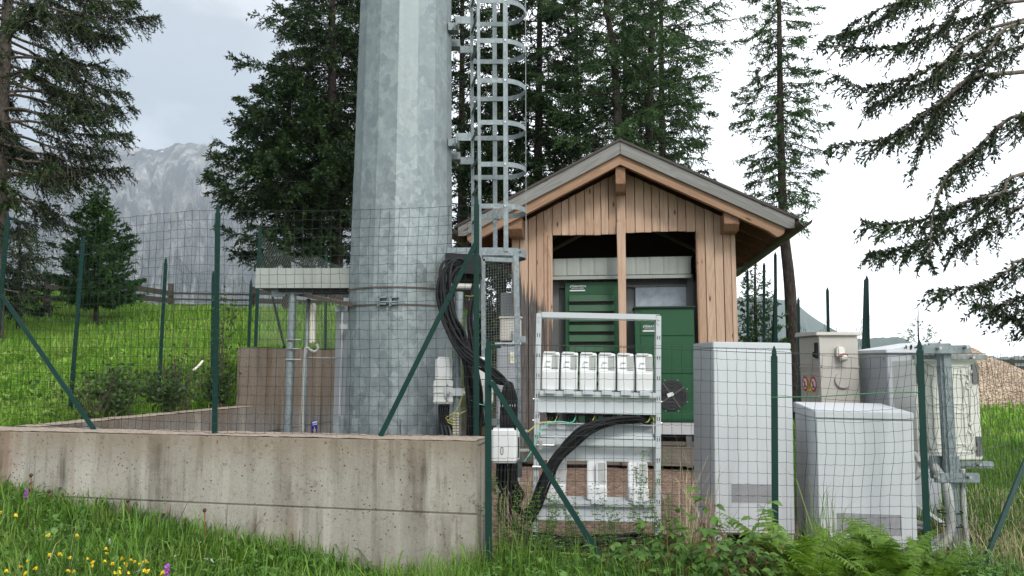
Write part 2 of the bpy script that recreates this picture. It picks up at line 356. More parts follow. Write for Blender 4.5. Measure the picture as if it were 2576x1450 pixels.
# ------------------------------------------------------------------ terrain
A2 = np.array([-.247, 5.387]); B2 = np.array([-4.217, 6.22]); dF = nrm(B2-A2); nF = np.array([-dF[1], dF[0]])*-1
if nF[1] < 0: nF = -nF
C2 = np.array([-4.10, 6.57]); D2 = np.array([-3.22, 9.86]); dL = nrm(D2-C2); nL = np.array([-dL[1], dL[0]])
TF, TL, WT = .35, .30, 1.05
def sF(x, y): return (x-A2[0])*nF[0]+(y-A2[1])*nF[1]
def sL(x, y): return (x-C2[0])*nL[0]+(y-C2[1])*nL[1]
def h(x, y):
    x = np.asarray(x, float); y = np.asarray(y, float)
    front = np.interp(x, [-9, -4.2, -3.1, -2.1, -1.1, -.5, 0, 3, 9], [.9, .55, .36, .2, .05, .03, .1, .13, .16]) - .03*np.clip(5.4-y, 0, 5)
    front = front+(fbm(x*1.3, y*1.3, 3)-.45)*.10
    right = .15+.03*np.clip(y-8, 0, 40)+(fbm(x*.5, y*.5, 3, 4)-.45)*.16*sm(5, 9, np.abs(x)+y*.2)
    comp = .15+(fbm(x*1.5, y*1.5, 3, 9)-.45)*.04
    lam = np.maximum(sm(.15, 2.4, sL(x, y)), sm(9.7, 10.2, y))
    mead = .96+(.165*np.clip(y-7, 0, 11.0)+.35*sm(-8, -11.5, x)*sm(12, 18, y))*lam+(fbm(x*.6, y*.6, 4, 2)-.45)*.28*sm(.2, 2, sL(x, y))
    mead = mead-.30*np.clip(y-23.5, 0, 400)**1.05
    right = right-.22*np.clip(y-50, 0, 400)-.1*np.clip(np.abs(x)-60, 0, 300)
    wm = 1-sm(-1, 7, x-.25*(y-15))
    behind = mead*wm+right*(1-wm)
    inn = comp*(1-sm(15.5, 18, y))+behind*sm(15.5, 18, y)
    inn = inn*(1-sm(4.4, 5.2, x))+(right*(1-wm*sm(12, 18, y))+mead*wm*sm(12, 18, y))*sm(4.4, 5.2, x)
    inl = sm(.13, .17, sL(x, y))*(1-sm(15.5, 16.5, y))
    ins = inn*(1-inl)+mead*inl
    ins = np.where(y > 16.5, behind, ins)
    ff = sm(.14, .2, sF(x, y))
    ff = np.where(x > -.1, sm(5.1, 5.7, y), ff)
    ff = np.where(x < -5.0, sm(-1.2, 1.0, sF(x, y)), ff)
    return np.maximum(front*(1-ff)+ins*ff, -260)
def axis(lo, a, b, hi, st):
    m = list(np.arange(a, b, st)); s = st; v = b
    while v < hi: m.append(v); s *= 1.16; v += s
    m.append(hi); s = st; v = a; l = []
    while v > lo: s *= 1.16; v -= s; l.append(max(v, lo))
    return np.array(l[::-1]+m)
xs = axis(-1500, -7, 6, 1500, .085); ys = axis(-60, 3.4, 16.2, 2300, .085)
gx, gy = np.meshgrid(xs, ys, indexing='ij'); gz = h(gx, gy)
nx, ny = gx.shape
idx = np.arange(nx*ny).reshape(nx, ny)
gf = np.stack([idx[:-1, :-1], idx[1:, :-1], idx[1:, 1:], idx[:-1, 1:]], -1).reshape(-1, 4)
gv = np.stack([gx, gy, gz], -1).reshape(-1, 3)
g = npmesh('ground', gv, gf, MAT['ground'], None, True)
bare = ((sF(gx, gy) > .15) | (gx > -.1))*(sL(gx, gy) < .2)*sm(5.15, 5.5, gy)*(1-sm(15, 17, gy))*(1-sm(2.6, 3.4, gx+.15*(gy-6)))
bare = np.clip(bare*1.15-(fbm(gx*2, gy*2, 4, 31)-.5)*.5*bare, 0, 1)
at_ = g.data.attributes.new('bare', 'FLOAT', 'POINT'); at_.data.foreach_set('value', bare.ravel().astype(np.float32))
tag(g, 'grassy alpine hillside with a bare brown soil yard inside the walls', 'ground', kind='structure')
# ------------------------------------------------------------------ mountains
def relief(name, ridge, Yb, Yr, zb, mat, amp, label, nu=300, nv=150, seed=0, rough=1.0, jag=0):
    px = np.linspace(ridge[0][0], ridge[-1][0], nu); py = np.interp(px, [p[0] for p in ridge], [p[1] for p in ridge])
    if jag: py = py-(fbm(px*.02, px*0, 5, seed)-.5)*jag-(fbm(px*.09, px*0, 4, seed+3)-.5)*jag*.7
    zr = EYE+(914-py)/F*Yr; u = np.linspace(0, 1, nu)*nu/40
    P = np.zeros((nu, nv, 3))
    for j, v in enumerate(np.linspace(0, 1.35, nv)):
        w = min(v, 1); back = max(0, v-1)
        z = zb+(zr-zb)*w**1.05
        rid = 1-np.abs(2*fbm(u*2.2+.9*w*np.sin(u*.7), np.full(nu, w*1.1), 5, seed)-1)
        fin = 1-np.abs(2*fbm(u*9, np.full(nu, w*3.5), 4, seed+7)-1)
        env = math.sin(math.pi*min(1, w*.93+.05))
        Y = Yb+(Yr-Yb)*w**.8-amp*env*((rid-.6)*1.6+(fin-.6)*.8*rough)+back*900
        z = z-back*900+amp*.26*env*(fin-.5)*rough
        P[:, j] = np.stack([(px-CX)/F*(Yb*.15+Y*.85), Y, z], -1)
    ii = np.arange(nu*nv).reshape(nu, nv)
    f = np.stack([ii[:-1, :-1], ii[1:, :-1], ii[1:, 1:], ii[:-1, 1:]], -1).reshape(-1, 4)
    o = npmesh(name, P.reshape(-1, 3), f, MAT[mat], None, True)
    return tag(o, label, 'mountain', kind='structure')
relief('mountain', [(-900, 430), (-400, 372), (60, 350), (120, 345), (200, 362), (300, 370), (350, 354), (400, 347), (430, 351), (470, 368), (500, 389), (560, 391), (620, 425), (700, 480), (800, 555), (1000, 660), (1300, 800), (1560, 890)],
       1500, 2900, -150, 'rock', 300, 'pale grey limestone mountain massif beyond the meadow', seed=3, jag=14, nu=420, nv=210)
relief('hill', [(1400, 820), (1700, 770), (1850, 752), (1925, 748), (2017, 757), (2050, 786), (2076, 805), (2115, 828), (2180, 862), (2300, 905), (2500, 960)], 2400, 2900, -200, 'hill', 120, 'blue hazy rounded hill right of the hut', seed=11, rough=.4)
relief('hill', [(1900, 880), (2100, 862), (2190, 848), (2280, 846), (2330, 868), (2400, 884), (2465, 893), (2560, 897), (2800, 900), (3200, 880)], 1900, 2300, -200, 'hill', 80, 'low forested ridge on the far right horizon', seed=15, rough=.4, jag=12)
# ------------------------------------------------------------------ concrete walls
def P3(p, z): return [float(p[0]), float(p[1]), z]
corner = None
# intersection of the outer face of the side wall with the front face
Mx = np.array([dF, -dL]).T; q = np.linalg.solve(Mx, (C2+nL*TL)-A2); corner = A2+dF*q[0]
wall = thing('concrete_wall', 'stained low concrete retaining wall with a horizontal crack in front of the steel mast', 'wall', (A2[0], A2[1], 0))
def slab(mb, a, b, off0, off1, z0, z1):
    f0 = [a+nF*off0, b+nF*off0, b+nF*off1, a+nF*off1]
    mb.hexa([P3(p, z0) for p in f0], [P3(p, z1) for p in f0])
mb = MB(); L = np.linalg.norm(corner-A2)
slab(mb, A2+dF*.012, corner, .014, TF, -.4, WT-.03)
slab(mb, A2, corner, 0, .05, .553, WT)
j1 = onz(626, 1300, .4); t1 = (np.array(j1[:2])-A2) @ dF
slab(mb, A2-dF*.003, A2+dF*(t1-.003), -.005, .05, -.4, .546); slab(mb, A2+dF*(t1+.003), corner, -.004, .05, -.4, .546)
slab(mb, A2, corner, .05, TF+.003, WT-.03, WT-.001)
mb.build('wall_body', MAT['concrete'], wall, bevel=.007)
tp = MB(); n_ = 60
u = np.linspace(.0, L, n_); row = []
for k, off in enumerate(np.linspace(.012, TF-.012, 6)):
    for t in u: 
        p = A2+dF*(t+.01)+nF*off; row.append([p[0], p[1], WT+.003+random.uniform(0, .006)])
tp.sheet(np.array(row), 6, n_); tp.build('wall_top', MAT['concrete_top'], wall, True)
wall2 = thing('concrete_wall', 'dark stepped concrete retaining wall holding back the meadow behind the mast', 'wall', (C2[0], C2[1], 0))
stp = (9.72-C2[1])/dL[1]; end = (15.6-C2[1])/dL[1]
mb = MB()
def slabL(mb, t0, t1, o0, o1, z0, z1):
    a, b = C2+dL*t0, C2+dL*t1; f0 = [a+nL*o0, b+nL*o0, b+nL*o1, a+nL*o1]
    mb.hexa([P3(p, z0) for p in f0][::-1], [P3(p, z1) for p in f0][::-1])
slabL(mb, -.1, stp, .012, TL, -.3, WT-.004); slabL(mb, -.1, stp, 0, .05, .712, WT-.003); slabL(mb, -.1, stp, -.004, .05, -.3, .705)
slabL(mb, stp+.002, end, .012, TL, -.3, 1.80); slabL(mb, stp-.001, end, .002, .05, .712, 1.797); slabL(mb, stp-.001, end, -.004, .05, -.3, .705)
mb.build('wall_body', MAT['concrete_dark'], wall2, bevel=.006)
tp = MB()
for t0, t1, z in ((.05, stp-.01, WT+.002), (stp+.01, end, 1.803)):
    row = []
    for off in np.linspace(.015, TL-.015, 4):
        for t in np.linspace(t0, t1, 40): p = C2+dL*t+nL*off; row.append([p[0], p[1], z+random.uniform(0, .006)])
    tp.sheet(np.array(row), 4, 40)
tp.build('wall_top', MAT['concrete_top'], wall2, True)
# ------------------------------------------------------------------ mast
MY = 7.4; MXC = .5*(at(905, 0, MY)[0]+at(1138, 0, MY)[0])
mast = thing('steel_mast', 'tall tapering galvanised steel mast rising out of the walled yard', 'mast', (MXC, MY, .15))
def mrad(z): 
    zt = at(1000, 0, MY)[2]; zb = at(1000, 1095, MY)[2]
    r0 = .5*(at(1140, 1095, MY)[0]-at(863, 1095, MY)[0]); r1 = .5*(at(1138, 0, MY)[0]-at(905, 0, MY)[0])
    return .985*(r0+(r1-r0)*(z-zb)/(zt-zb))
def mcx(z):
    zt = at(1000, 0, MY)[2]; zb = at(1000, 1095, MY)[2]
    c0 = .5*(at(1140, 1095, MY)[0]+at(863, 1095, MY)[0]); return c0+(MXC-c0)*(z-zb)/(zt-zb)
NF = 16; offa = R(-44)
def mring(z, k=1.0, n=NF): return [[mcx(z)+mrad(z)*k*math.sin(offa+i*2*math.pi/n), MY-mrad(z)*k*math.cos(offa+i*2*math.pi/n), z] for i in range(n)]
mb = MB()
zs = [.1, 3.42, 3.421, 12.0]
v = []; 
for i, z in enumerate(zs): v += mring(z, 1.0 if i < 2 else .994)
mb.add(v, [(i*NF+j, i*NF+(j+1) % NF, (i+1)*NF+(j+1) % NF, (i+1)*NF+j) for i in range(3) for j in range(NF)])
mb.build('shaft', MAT['galv_mast'], mast)
mb = MB()
for i in range(0, NF, 2):   # base gussets
    a = offa+(i+.5)*2*math.pi/NF; r = mrad(.9); c = np.array([mcx(.9)+math.sin(a)*(r+.03), MY-math.cos(a)*(r+.03), .95]); 
    mb.box(c, (.03, .12, .30), Matrix.Rotation(a, 3, 'Z'))
mb.build('base_gusset', MAT['galv_mast'], mast, split=True)
def band(z, hh):
    mb = MB(); n = 48; v = []
    def rr(a):
        s = 2*math.pi/NF; b = ((a-offa) % s)-s/2
        return mrad(z)*math.cos(s/2)/math.cos(b)+.006
    for zz, k in ((z-hh/2, 0), (z+hh/2, 0), (z+hh/2, .006), (z-hh/2, .006)):
        for i in range(n):
            a = i*2*math.pi/n; r_ = rr(a)+k; v.append([mcx(z)+r_*math.sin(a), MY-r_*math.cos(a), zz])
    f = [(r_*n+i, r_*n+(i+1) % n, ((r_+1) % 4)*n+(i+1) % n, ((r_+1) % 4)*n+i) for r_ in range(4) for i in range(n)]
    mb.add(v, f); return mb
zb1 = at(1000, 721, MY-.55)[2]; zb2 = at(1000, 765, MY-.55)[2]
band(zb1, .012).build('strap', MAT['gutter'], mast); band(zb2, .012).build('strap', MAT['gutter'], mast)
mb = MB()
for px in (953, 983):
    c = at(px, 757, MY-mrad(2.4)-.02)
    mb.box(c, (.02, .05, .10)); mb.box(c+[.035 if px > 960 else .035, 0, .03], (.07, .05, .012)); mb.box(c+[.035, 0, -.03], (.07, .05, .012))
a = at(945, 760, MY-mrad(2.4)-.03); b = at(1000, 760, MY-mrad(2.4)-.03); mb.tube([a, b], .008, 6)
mb.build('strap_tensioner', MAT['galv'], mast)
# ------------------------------------------------------------------ safety ladder
lad = thing('caged_ladder', 'galvanised caged ladder bolted to the side of the steel mast', 'ladder', (-.33, 7.4, 2.5))
YN, YFAR = 7.2, 7.68
def lx(px, Y): return lambda py: at(px, py, Y)
zt = 12.0
def strut(px0, px1, Y):   # stringer through (px0,y=0) and (px1,y=600), extended
    a = at(px0, 0, Y); b = at(px1, 625, Y); d = (b-a)/(b[2]-a[2]); return lambda z: a+d*(z-a[2])
near = strut(1203, 1208, YN); far = strut(1186, 1190, YFAR)
mb = MB(); mb.beam(near(2.1), near(zt), .03, .055, (0, 1, 0)); mb.build('stringer', MAT['galv'], lad)
mb = MB(); mb.beam(far(2.1), far(zt), .03, .055, (0, 1, 0)); mb.build('stringer', MAT['galv'], lad)
z = 2.75
while z < 7.2:
    mb = MB(); mb.tube([near(z), far(z)], .014, 6); mb.build('rung', MAT['galv'], lad, True); z += .29
hz = [at(1250, y, YN)[2] for y in (5, 105, 205, 310, 415, 520)]
hz = [hz[0]+.4*k for k in (3, 2, 1)]+hz
xe = .5*(at(1321, 300, 7.44)[0]+at(1322, 300, 7.44)[0])
def hoop_pts(z, n=28):
    a, b = near(z), far(z); cxm = a[0]+.20; r = (b[1]-a[1])/2+.02; pts = [a+[0, -.02, 0]]
    for k in range(n+1):
        t = -math.pi/2+math.pi*k/n; pts.append(np.array([cxm+(xe-cxm)*math.cos(t)**.9 if math.cos(t) > 0 else cxm, .5*(a[1]+b[1])+r*math.sin(t), z]))
    pts.append(b+[0, .02, 0]); return np.array(pts)
for z in hz:
    P = hoop_pts(z); mb = MB(); k = len(P); t = nrm(np.gradient(P, axis=0)); nn = np.stack([t[:, 1], -t[:, 0], 0*t[:, 0]], -1)*.003
    hh = np.array([0, 0, .024]); v = np.concatenate([P-nn-hh, P+nn-hh, P+nn+hh, P-nn+hh])
    mb.add(v, [(r_*k+i, r_*k+i+1, ((r_+1) % 4)*k+i+1, ((r_+1) % 4)*k+i) for r_ in range(4) for i in range(k-1)]+[(0, k, 2*k, 3*k), (k-1, 4*k-1, 3*k-1, 2*k-1)])
    mb.build('cage_hoop', MAT['galv'], lad)
zp = at(1260, 634, YN)[2]
for px, Y in ((1271, YN-.03), (1244, YFAR+.03)):
    a = at(px, 5, Y); b = at(px+2, 628, Y); b[2] = zp; d = (b-a)/(b[2]-a[2]); mb = MB(); mb.beam(b, a+d*(zt-a[2]), .045, .006, (0, 1, 0)); mb.build('cage_strip', MAT['galv'], lad)
mb = MB(); mb.beam([xe+.005, 7.44, zp-.05], [xe+.005, 7.44, zt], .006, .045, (0, 1, 0)); mb.build('cage_strip', MAT['galv'], lad)
mb = MB()   # bolts on hoops
for z in hz:
    for px, Y in ((1271, YN-.034),):
        c = at(px, 100, Y); mb.tube([[c[0], Y-.006, z], [c[0], Y+.002, z]], .011, 6)
mb.build('bolt', MAT['steel'], lad, split=True)
# platform ring with grating
P = hoop_pts(zp); mb = MB()
for i in range(len(P)-1): mb.beam(P[i], P[i+1], .012, .075)
mb.beam(P[0]+[-.35, 0, 0], P[0], .012, .075); mb.beam(P[-1]+[-.3, 0, 0], P[-1], .012, .075)
mb.build('platform_rim', MAT['galv'], lad)
mb = MB()
for k in range(1, 14):
    y = P[0][1]+(P[-1][1]-P[0][1])*k/14; rr = (P[-1][1]-P[0][1])/2; c = math.sqrt(max(0, 1-((y-7.44)/rr)**2)); mb.beam([-.6, y, zp+.01], [-.11+(xe+.11)*c, y, zp+.01], .004, .03)
for k in range(1, 22): x = -.6+.72*k/22; mb.beam([x, P[0][1]+.05, zp+.008], [x, P[-1][1]-.05, zp+.008], .004, .02)
mb.build('platform_grating', MAT['galv'], lad)
for yy in (72, 362):
    for py, Yb, w in ((yy, YN-.01, 0), (yy+18, YFAR-.05, 1)):
        z = at(1160, py, 7.3)[2]; mb = MB(); xm = mcx(z)+mrad(z)*.93
        mb.box([xm+.06, Yb+.12 if not w else Yb-.1, z], (.10, .12, .075)); mb.box([xm+.16, Yb if not w else Yb-.04, z+(.035 if not w else -.02)], (.15, .010, .075)); mb.box([xm+.10, Yb-.02, z], (.010, .09, .09))
        mb.tube([[xm+.06, Yb+.03, z-.02], [xm+.06, Yb+.045, z-.02]], .012, 6)
        mb.build('wall_bracket', MAT['galv'], lad)
# mesh gate below the platform
gate = thing('mesh_gate', 'narrow galvanised wire mesh gate below the ladder platform', 'gate', (*onz(1300, 1100, .9)[:2], .3))
gY = 7.05
a0, a1 = at(1215, 652, gY), at(1218, 1062, gY); b0, b1 = at(1298, 640, gY), at(1306, 1062, gY)
mb = MB(); mb.beam(b1+[0, 0, -.5], b0, .055, .055, (0, 1, 0)); mb.build('gate_post', MAT['galv'], gate, bevel=.006)
mb = MB(); mb.beam(a1, a0, .04, .03, (0, 1, 0)); mb.beam(a0, b0+[0, 0, -.06], .03, .04); mb.beam(a1, b1, .03, .06); mb.box(.5*b0+.5*b1+[.05, -.02, -.02], (.05, .02, .06)); mb.build('gate_frame', MAT['galv'], gate)
mb = MB()
for k in range(1, 13):
    f = k/13; mb.tube([a0+(b0-a0)*f+[0, .002, -.03*f], a1+(b1-a1)*f], .0016, 3, False)
for k in range(1, 58):
    f = k/58; mb.tube([a0+(a1-a0)*f+[0, -.002, 0], b0+(b1-b0)*f+[0, -.002, 0]], .0016, 3, False)
mb.build('wire_mesh', MAT['wire_grey'], gate)
# ------------------------------------------------------------------ hut
HG = .15
hut = thing('wooden_hut', 'larch board hut with gabled roof and open front sheltering green machines', 'hut', (1.55, 10.6, 0), (0, 0, R(-8)))
def hb(name, mb, mat, parent=hut, **k): return mb.build(name, MAT[mat], parent, local=True, **k)
SL = .502; APX, EVX = 4.635, 2.26
def rz(x): return APX-SL*abs(x)       # top of fascia / roof line
ZL = 3.43                              # lintel underside
HW = 1.57; OW = 1.035; BACK = 4.6; FR = -.5
rs = random.Random(5)
mb = MB(); bw = .118
def board(x0, x1, z0, z1a, z1b, y, t=.022):
    mb.hexa([[x0, y, z0], [x1, y, z0], [x1, y+t, z0], [x0, y+t, z0]], [[x0, y, z1a], [x1, y, z1b], [x1, y+t, z1b], [x0, y+t, z1a]])
x = -HW; i = 0
while x < HW-.02:
    w = min(bw*rs.uniform(.86, 1.1), HW-x); x1 = x+w
    top = lambda q: rz(q)-.30
    z0 = (ZL+rs.uniform(-.004, .006)+.012*math.sin(x*3)) if -OW < x+w/2 < OW else .22
    if -OW < x+w/2 < OW and abs(x+w/2) < .07: z0 = ZL
    y = -.012 if i % 2 else .004
    board(x+.004, x1-.004, z0, top(x), top(x1), y-.02+rs.uniform(-.002, .002)); x = x1; i += 1
hb('board_cladding', mb, 'larch', bevel=.003, seg=1)
mb = MB()   # side walls, back wall
for s in (-1, 1):
    y = .02
    while y < BACK: 
        mb.box([s*(HW-.02), y+.06, (rz(HW)-.02+.2)/2], (.03, .1195, rz(HW)-.02-.2)); y += .12
x = -HW+.06
while x < HW: mb.box([x, BACK, (rz(abs(x)+.06)-.05+.2)/2], (.118, .03, rz(abs(x)+.06)-.05-.2)); x += .12
hb('side_cladding', mb, 'grey_wood'); mb = MB(); mb.prism([[-HW+.05, BACK-.03, .3], [HW-.05, BACK-.03, .3], [HW-.05, BACK-.03, rz(HW)-.06], [0, BACK-.03, rz(0)-.06], [-HW+.05, BACK-.03, rz(HW)-.06]], (0, .012, 0)); hb('light_leak_backing', mb, 'dark_wood')  # last sheet: backing added to block light leaking between the back boards
mb = MB(); mb.box([0, -.045, (ZL+4.0)/2], (.115, .03, 4.0-ZL)); pp = []
mb.hexa([[-.045, -.075, 1.72], [.05, -.075, 1.70], [.05, -.03, 1.72], [-.045, -.03, 1.74]], [[-.062, -.085, ZL+.15], [.062, -.085, ZL+.15], [.062, -.03, ZL+.15], [-.062, -.03, ZL+.15]])
mb.hexa([[-.035, -.07, .2], [.04, -.07, .2], [.04, -.03, .2], [-.035, -.03, .2]], [[-.035, -.07, 1.70], [.04, -.07, 1.70], [.04, -.03, 1.70], [-.035, -.03, 1.70]])
hb('centre_post', mb, 'larch', bevel=.006)
for s in (-1, 1):
    mb = MB(); mb.box([s*(OW+.07), .06, (ZL+.2)/2], (.12, .12, ZL-.2)); mb.box([s*(OW+.012), .05, (ZL+.2)/2], (.022, .14, ZL-.22)); hb('door_jamb', mb, 'larch_rake')
mb = MB(); mb.box([0, .05, ZL+.12], (2*OW+.2, .12, .18)); hb('lintel', mb, 'larch_rake')
mb = MB(); mb.box([-.05, .03, .33], (2*HW-.1, .05, .26)); mb.box([0, .055, .50], (2*HW-.1, .06, .05)); hb('sill_board', mb, 'grey_wood')
# roof
roof = MB()
for s in (-1, 1):
    a = [[0, FR-.02, rz(0)+.03], [s*(EVX+.05), FR-.02, rz(EVX+.05)+.03], [s*(EVX+.05), BACK+.5, rz(EVX+.05)+.03], [0, BACK+.5, rz(0)+.03]]
    b = [[p[0], p[1], p[2]-.035] for p in a]; (roof.hexa(b, a) if s > 0 else roof.hexa(b[::-1], a[::-1]))
rf = hb('roof', roof, 'roofing')
mb = MB()
for s in (-1, 1):
    a = [[0, FR+.05, rz(0)-.008], [s*EVX, FR+.05, rz(EVX)-.008], [s*EVX, BACK+.45, rz(EVX)-.008], [0, BACK+.45, rz(0)-.008]]
    b = [[p[0], p[1], p[2]-.03] for p in a]; (mb.hexa(b, a) if s > 0 else mb.hexa(b[::-1], a[::-1]))
hb('soffit_board', mb, 'dark_wood', rf)
for s in (-1, 1):
    mb = MB(); e = s*EVX; hh = .18
    f = [[s*.003, rz(0)-.005], [e, rz(EVX)-.005], [e, rz(EVX)-.135], [e-s*.10, rz(EVX-.1)-hh-.005], [s*.003, rz(0)-hh-.005]]
    if s < 0: f = f[::-1]
    mb.prism([[p[0], FR, p[1]] for p in f], (0, .035, 0)); hb('barge_board', mb, 'grey_rake', rf, bevel=.004)
    mb = MB(); e = s*(EVX-.12)
    f = [[0, rz(0)-.04], [e, rz(EVX-.12)-.04]]+[[e-s*.10*(1-math.cos(t)), rz(EVX-.12)-.20-.10*math.sin(t)+s*0] for t in (0, .5, 1.0, 1.57)]+[[e-s*.22, rz(EVX-.34)-.32], [0, rz(0)-.32]]
    if s < 0: f = f[::-1]
    mb.prism([[p[0], FR+.045, p[1]] for p in f], (0, .10, 0)); hb('rafter', mb, 'larch_rake', rf)
    for y in (-.02+.55, 1.2, 1.9, 2.6, 3.3, 4.0):
        mb = MB(); e = s*(EVX-.03)
        f = [[s*.9, rz(.9)-.04], [e, rz(EVX-.03)-.04], [e-s*.02, rz(EVX)-.14], [e-s*.09, rz(EVX-.09)-.20], [s*.9, rz(.9)-.22]]
        if s < 0: f = f[::-1]
        mb.prism([[p[0], y-.62, p[1]] for p in f], (0, .10, 0)); hb('rafter', mb, 'dark_wood', rf)
def purlin(x, z, w, hh, y0):
    mb = MB(); n = 6; prof = [[y0, z+hh/2], [y0, z-hh/2+.09]]+[[y0+.10*math.sin(t), z-hh/2+.09-.09*math.sin(t)] for t in (.5, 1.0, 1.57)]+[[BACK, z-hh/2], [BACK, z+hh/2]]
    mb.prism([[x-w/2, p[0], p[1]] for p in prof], (w, 0, 0)); hb('purlin', mb, 'larch_x', rf, bevel=.005)
purlin(0, 4.13, .135, .32, -.40); purlin(HW-.10, 3.50, .20, .25, -.40); purlin(-HW+.10, 3.50, .20, .25, -.40)
for s in (-1, 1):
    mb = MB(); n = 9; c = [s*(EVX+.085), rz(EVX)-.095]; v = []
    for y in (FR-.22, BACK+.5):
        for r_ in (.085, .079):
            for k in range(n): t = math.pi*k/(n-1); v.append([c[0]+r_*math.cos(t), y, c[1]-r_*math.sin(t)+.03])
    f = []
    for k in range(n-1): f += [(k, k+1, 2*n+k+1, 2*n+k), (n+k, 3*n+k, 3*n+k+1, n+k+1), (k, n+k, n+k+1, k+1), (2*n+k, 2*n+k+1, 3*n+k+1, 3*n+k)]
    f += [(0, 2*n, 3*n, n), (n-1, 2*n-1, 4*n-1, 3*n-1)]
    mb.add(v, f); hb('gutter', mb, 'gutter', rf)
mb = MB(); mb.box([-HW-.16, 1.4, 2.35], (.30, .9, .7)); hb('duct_hood', mb, 'white', bevel=.01)
# ------------------------------------------------------------------ equipment shelter standing inside the hut
she = thing('equipment_shelter', 'grey steel equipment container standing inside the wooden hut', 'container', (1.55, 10.6, 0), (0, 0, R(-8)))
SY = .62
mb = MB(); mb.box([0, SY+1.75, 1.55], (2.3, 3.4, 2.5)); hb('container_body', mb, 'shelter', she)
def tz(py, Y): return at(1570, py, Y)[2]
YS = 11.2
mb = MB(); z0, z1 = tz(697, YS), tz(655, YS)
prof = []; nseg = 60
for k in range(nseg+1):
    x = -1.01+2.0*k/nseg; prof.append((x, SY-.30+(.010 if k % 6 == 0 else 0)))
v = [[x, y, z0] for x, y in prof]+[[x, y, z1] for x, y in prof]; n1 = nseg+1
mb.add(v, [(k, k+1, n1+k+1, n1+k) for k in range(nseg)])
mb.box([0, SY-.14, z1-.003], (2.02, .31, .006)); mb.box([-.01, SY-.20, z0+.01], (2.0, .18, .012)); mb.box([-.01, SY-.29, z0-.035], (2.0, .02, .05))
hb('canopy_band', mb, 'sheetband', she)
mb = MB(); z0, z1 = tz(718, YS), tz(702, YS)
for k in range(62): mb.box([-.95+1.9*k/61, SY-.02, (z0+z1)/2], (.016, .03, z1-z0))
mb.box([0, SY-.03, z0-.018], (1.95, .05, .03)); hb('ribbed_strip', mb, 'shelter', she)
for x in (-.985, .99): 
    mb = MB(); mb.box([x, SY-.04, 1.65], (.10, .07, 2.5)); hb('corner_post', mb, 'shelter', she, bevel=.008)
mb = MB(); mb.box([.60, SY-.013, tz(748, YS)], (.80, .018, .34)); hb('metal_plate', mb, 'plate', she, bevel=.004)
# green louvre
lou = thing('louvre_panel', 'green louvred ventilation panel inside the hut behind its centre post', 'vent panel', (1.55, 10.6, 0), (0, 0, R(-8)))
lx0, lx1 = -.83, -.055; lz1 = tz(711, YS-.1); lz0 = tz(1062, YS-.1); LY = SY-.22
mb = MB(); mb.box([(lx0+lx1)/2, LY+.11, (lz0+lz1)/2], (lx1-lx0, .2, lz1-lz0)); hb('panel', mb, 'green', lou, bevel=.006)
mb = MB(); dk = MB(); z = lz1-.17; k = 0
while z > lz0+.15:
    if not (k == 6):
        mb.hexa([[lx0+.06, LY-.045, z-.115], [lx1-.06, LY-.045, z-.115], [lx1-.06, LY+.008, z-.118], [lx0+.06, LY+.008, z-.118]], [[lx0+.06, LY-.005, z-.02], [lx1-.06, LY-.005, z-.02], [lx1-.06, LY+.008, z-.012], [lx0+.06, LY+.008, z-.012]])
        dk.box([(lx0+lx1)/2, LY-.003, z-.135], (lx1-lx0-.12, .004, .035))
    z -= .147; k += 1
hb('louvre_blade', mb, 'green', lou); hb('louvre_slot', dk, 'dark', lou)
mb = MB()
for k in range(9): mb.box([lx1+.045, LY+.10-.0, lz0+.3+k*.17], (.05, .006, .075), Matrix.Rotation(.5, 3, 'Y'))
hb('hazard_stripe', mb, 'orange', lou)
def text_mesh(name, s, size, mat, parent, M, shear=0, ext=.0015):
    cu = bpy.data.curves.new(name, 'FONT'); cu.body = s; cu.size = size; cu.extrude = ext; cu.shear = shear; cu.resolution_u = 3; cu.offset = size*.012
    o = bpy.data.objects.new(name, cu); COL.objects.link(o); dg = bpy.context.evaluated_depsgraph_get(); dg.update()
    me = bpy.data.meshes.new_from_object(o.evaluated_get(dg)); bpy.data.objects.remove(o); me.transform(M)
    me.materials.clear(); return link(name, me, MAT[mat], parent)
UP = Matrix.Rotation(math.pi/2, 4, 'X')
def logo(parent, x, y, z, w):
    s = w/5.0
    text_mesh('lettering', 'ETHRATECH', s*.93, 'signwhite', parent, Matrix.Translation((x, y, z)) @ UP, .25)
    mb = MB(); mb.beam([x+s*1.27, y, z+s*.75], [x+s*1.37, y, z+s*.92], s*.09, .003, (0, 1, 0)); mb.beam([x+s*1.22, y, z-s*.16], [x+s*1.30, y, z-s*.02], s*.09, .003, (0, 1, 0)); hb('letter_mark', mb, 'signwhite', parent)
    text_mesh('caption', 'INNOVATION IN ENERGY', s*.36, 'signwhite', parent, Matrix.Translation((x+s*.45, y, z-s*.55)) @ UP, 0, .001)
    mb = MB(); mb.box([x+w/2, y, z-s*1.05], (w, .003, s*.42)); hb('label_strip', mb, 'signwhite', parent)
logo(lou, lx0+.07, LY-.004, lz1-.075, .225)
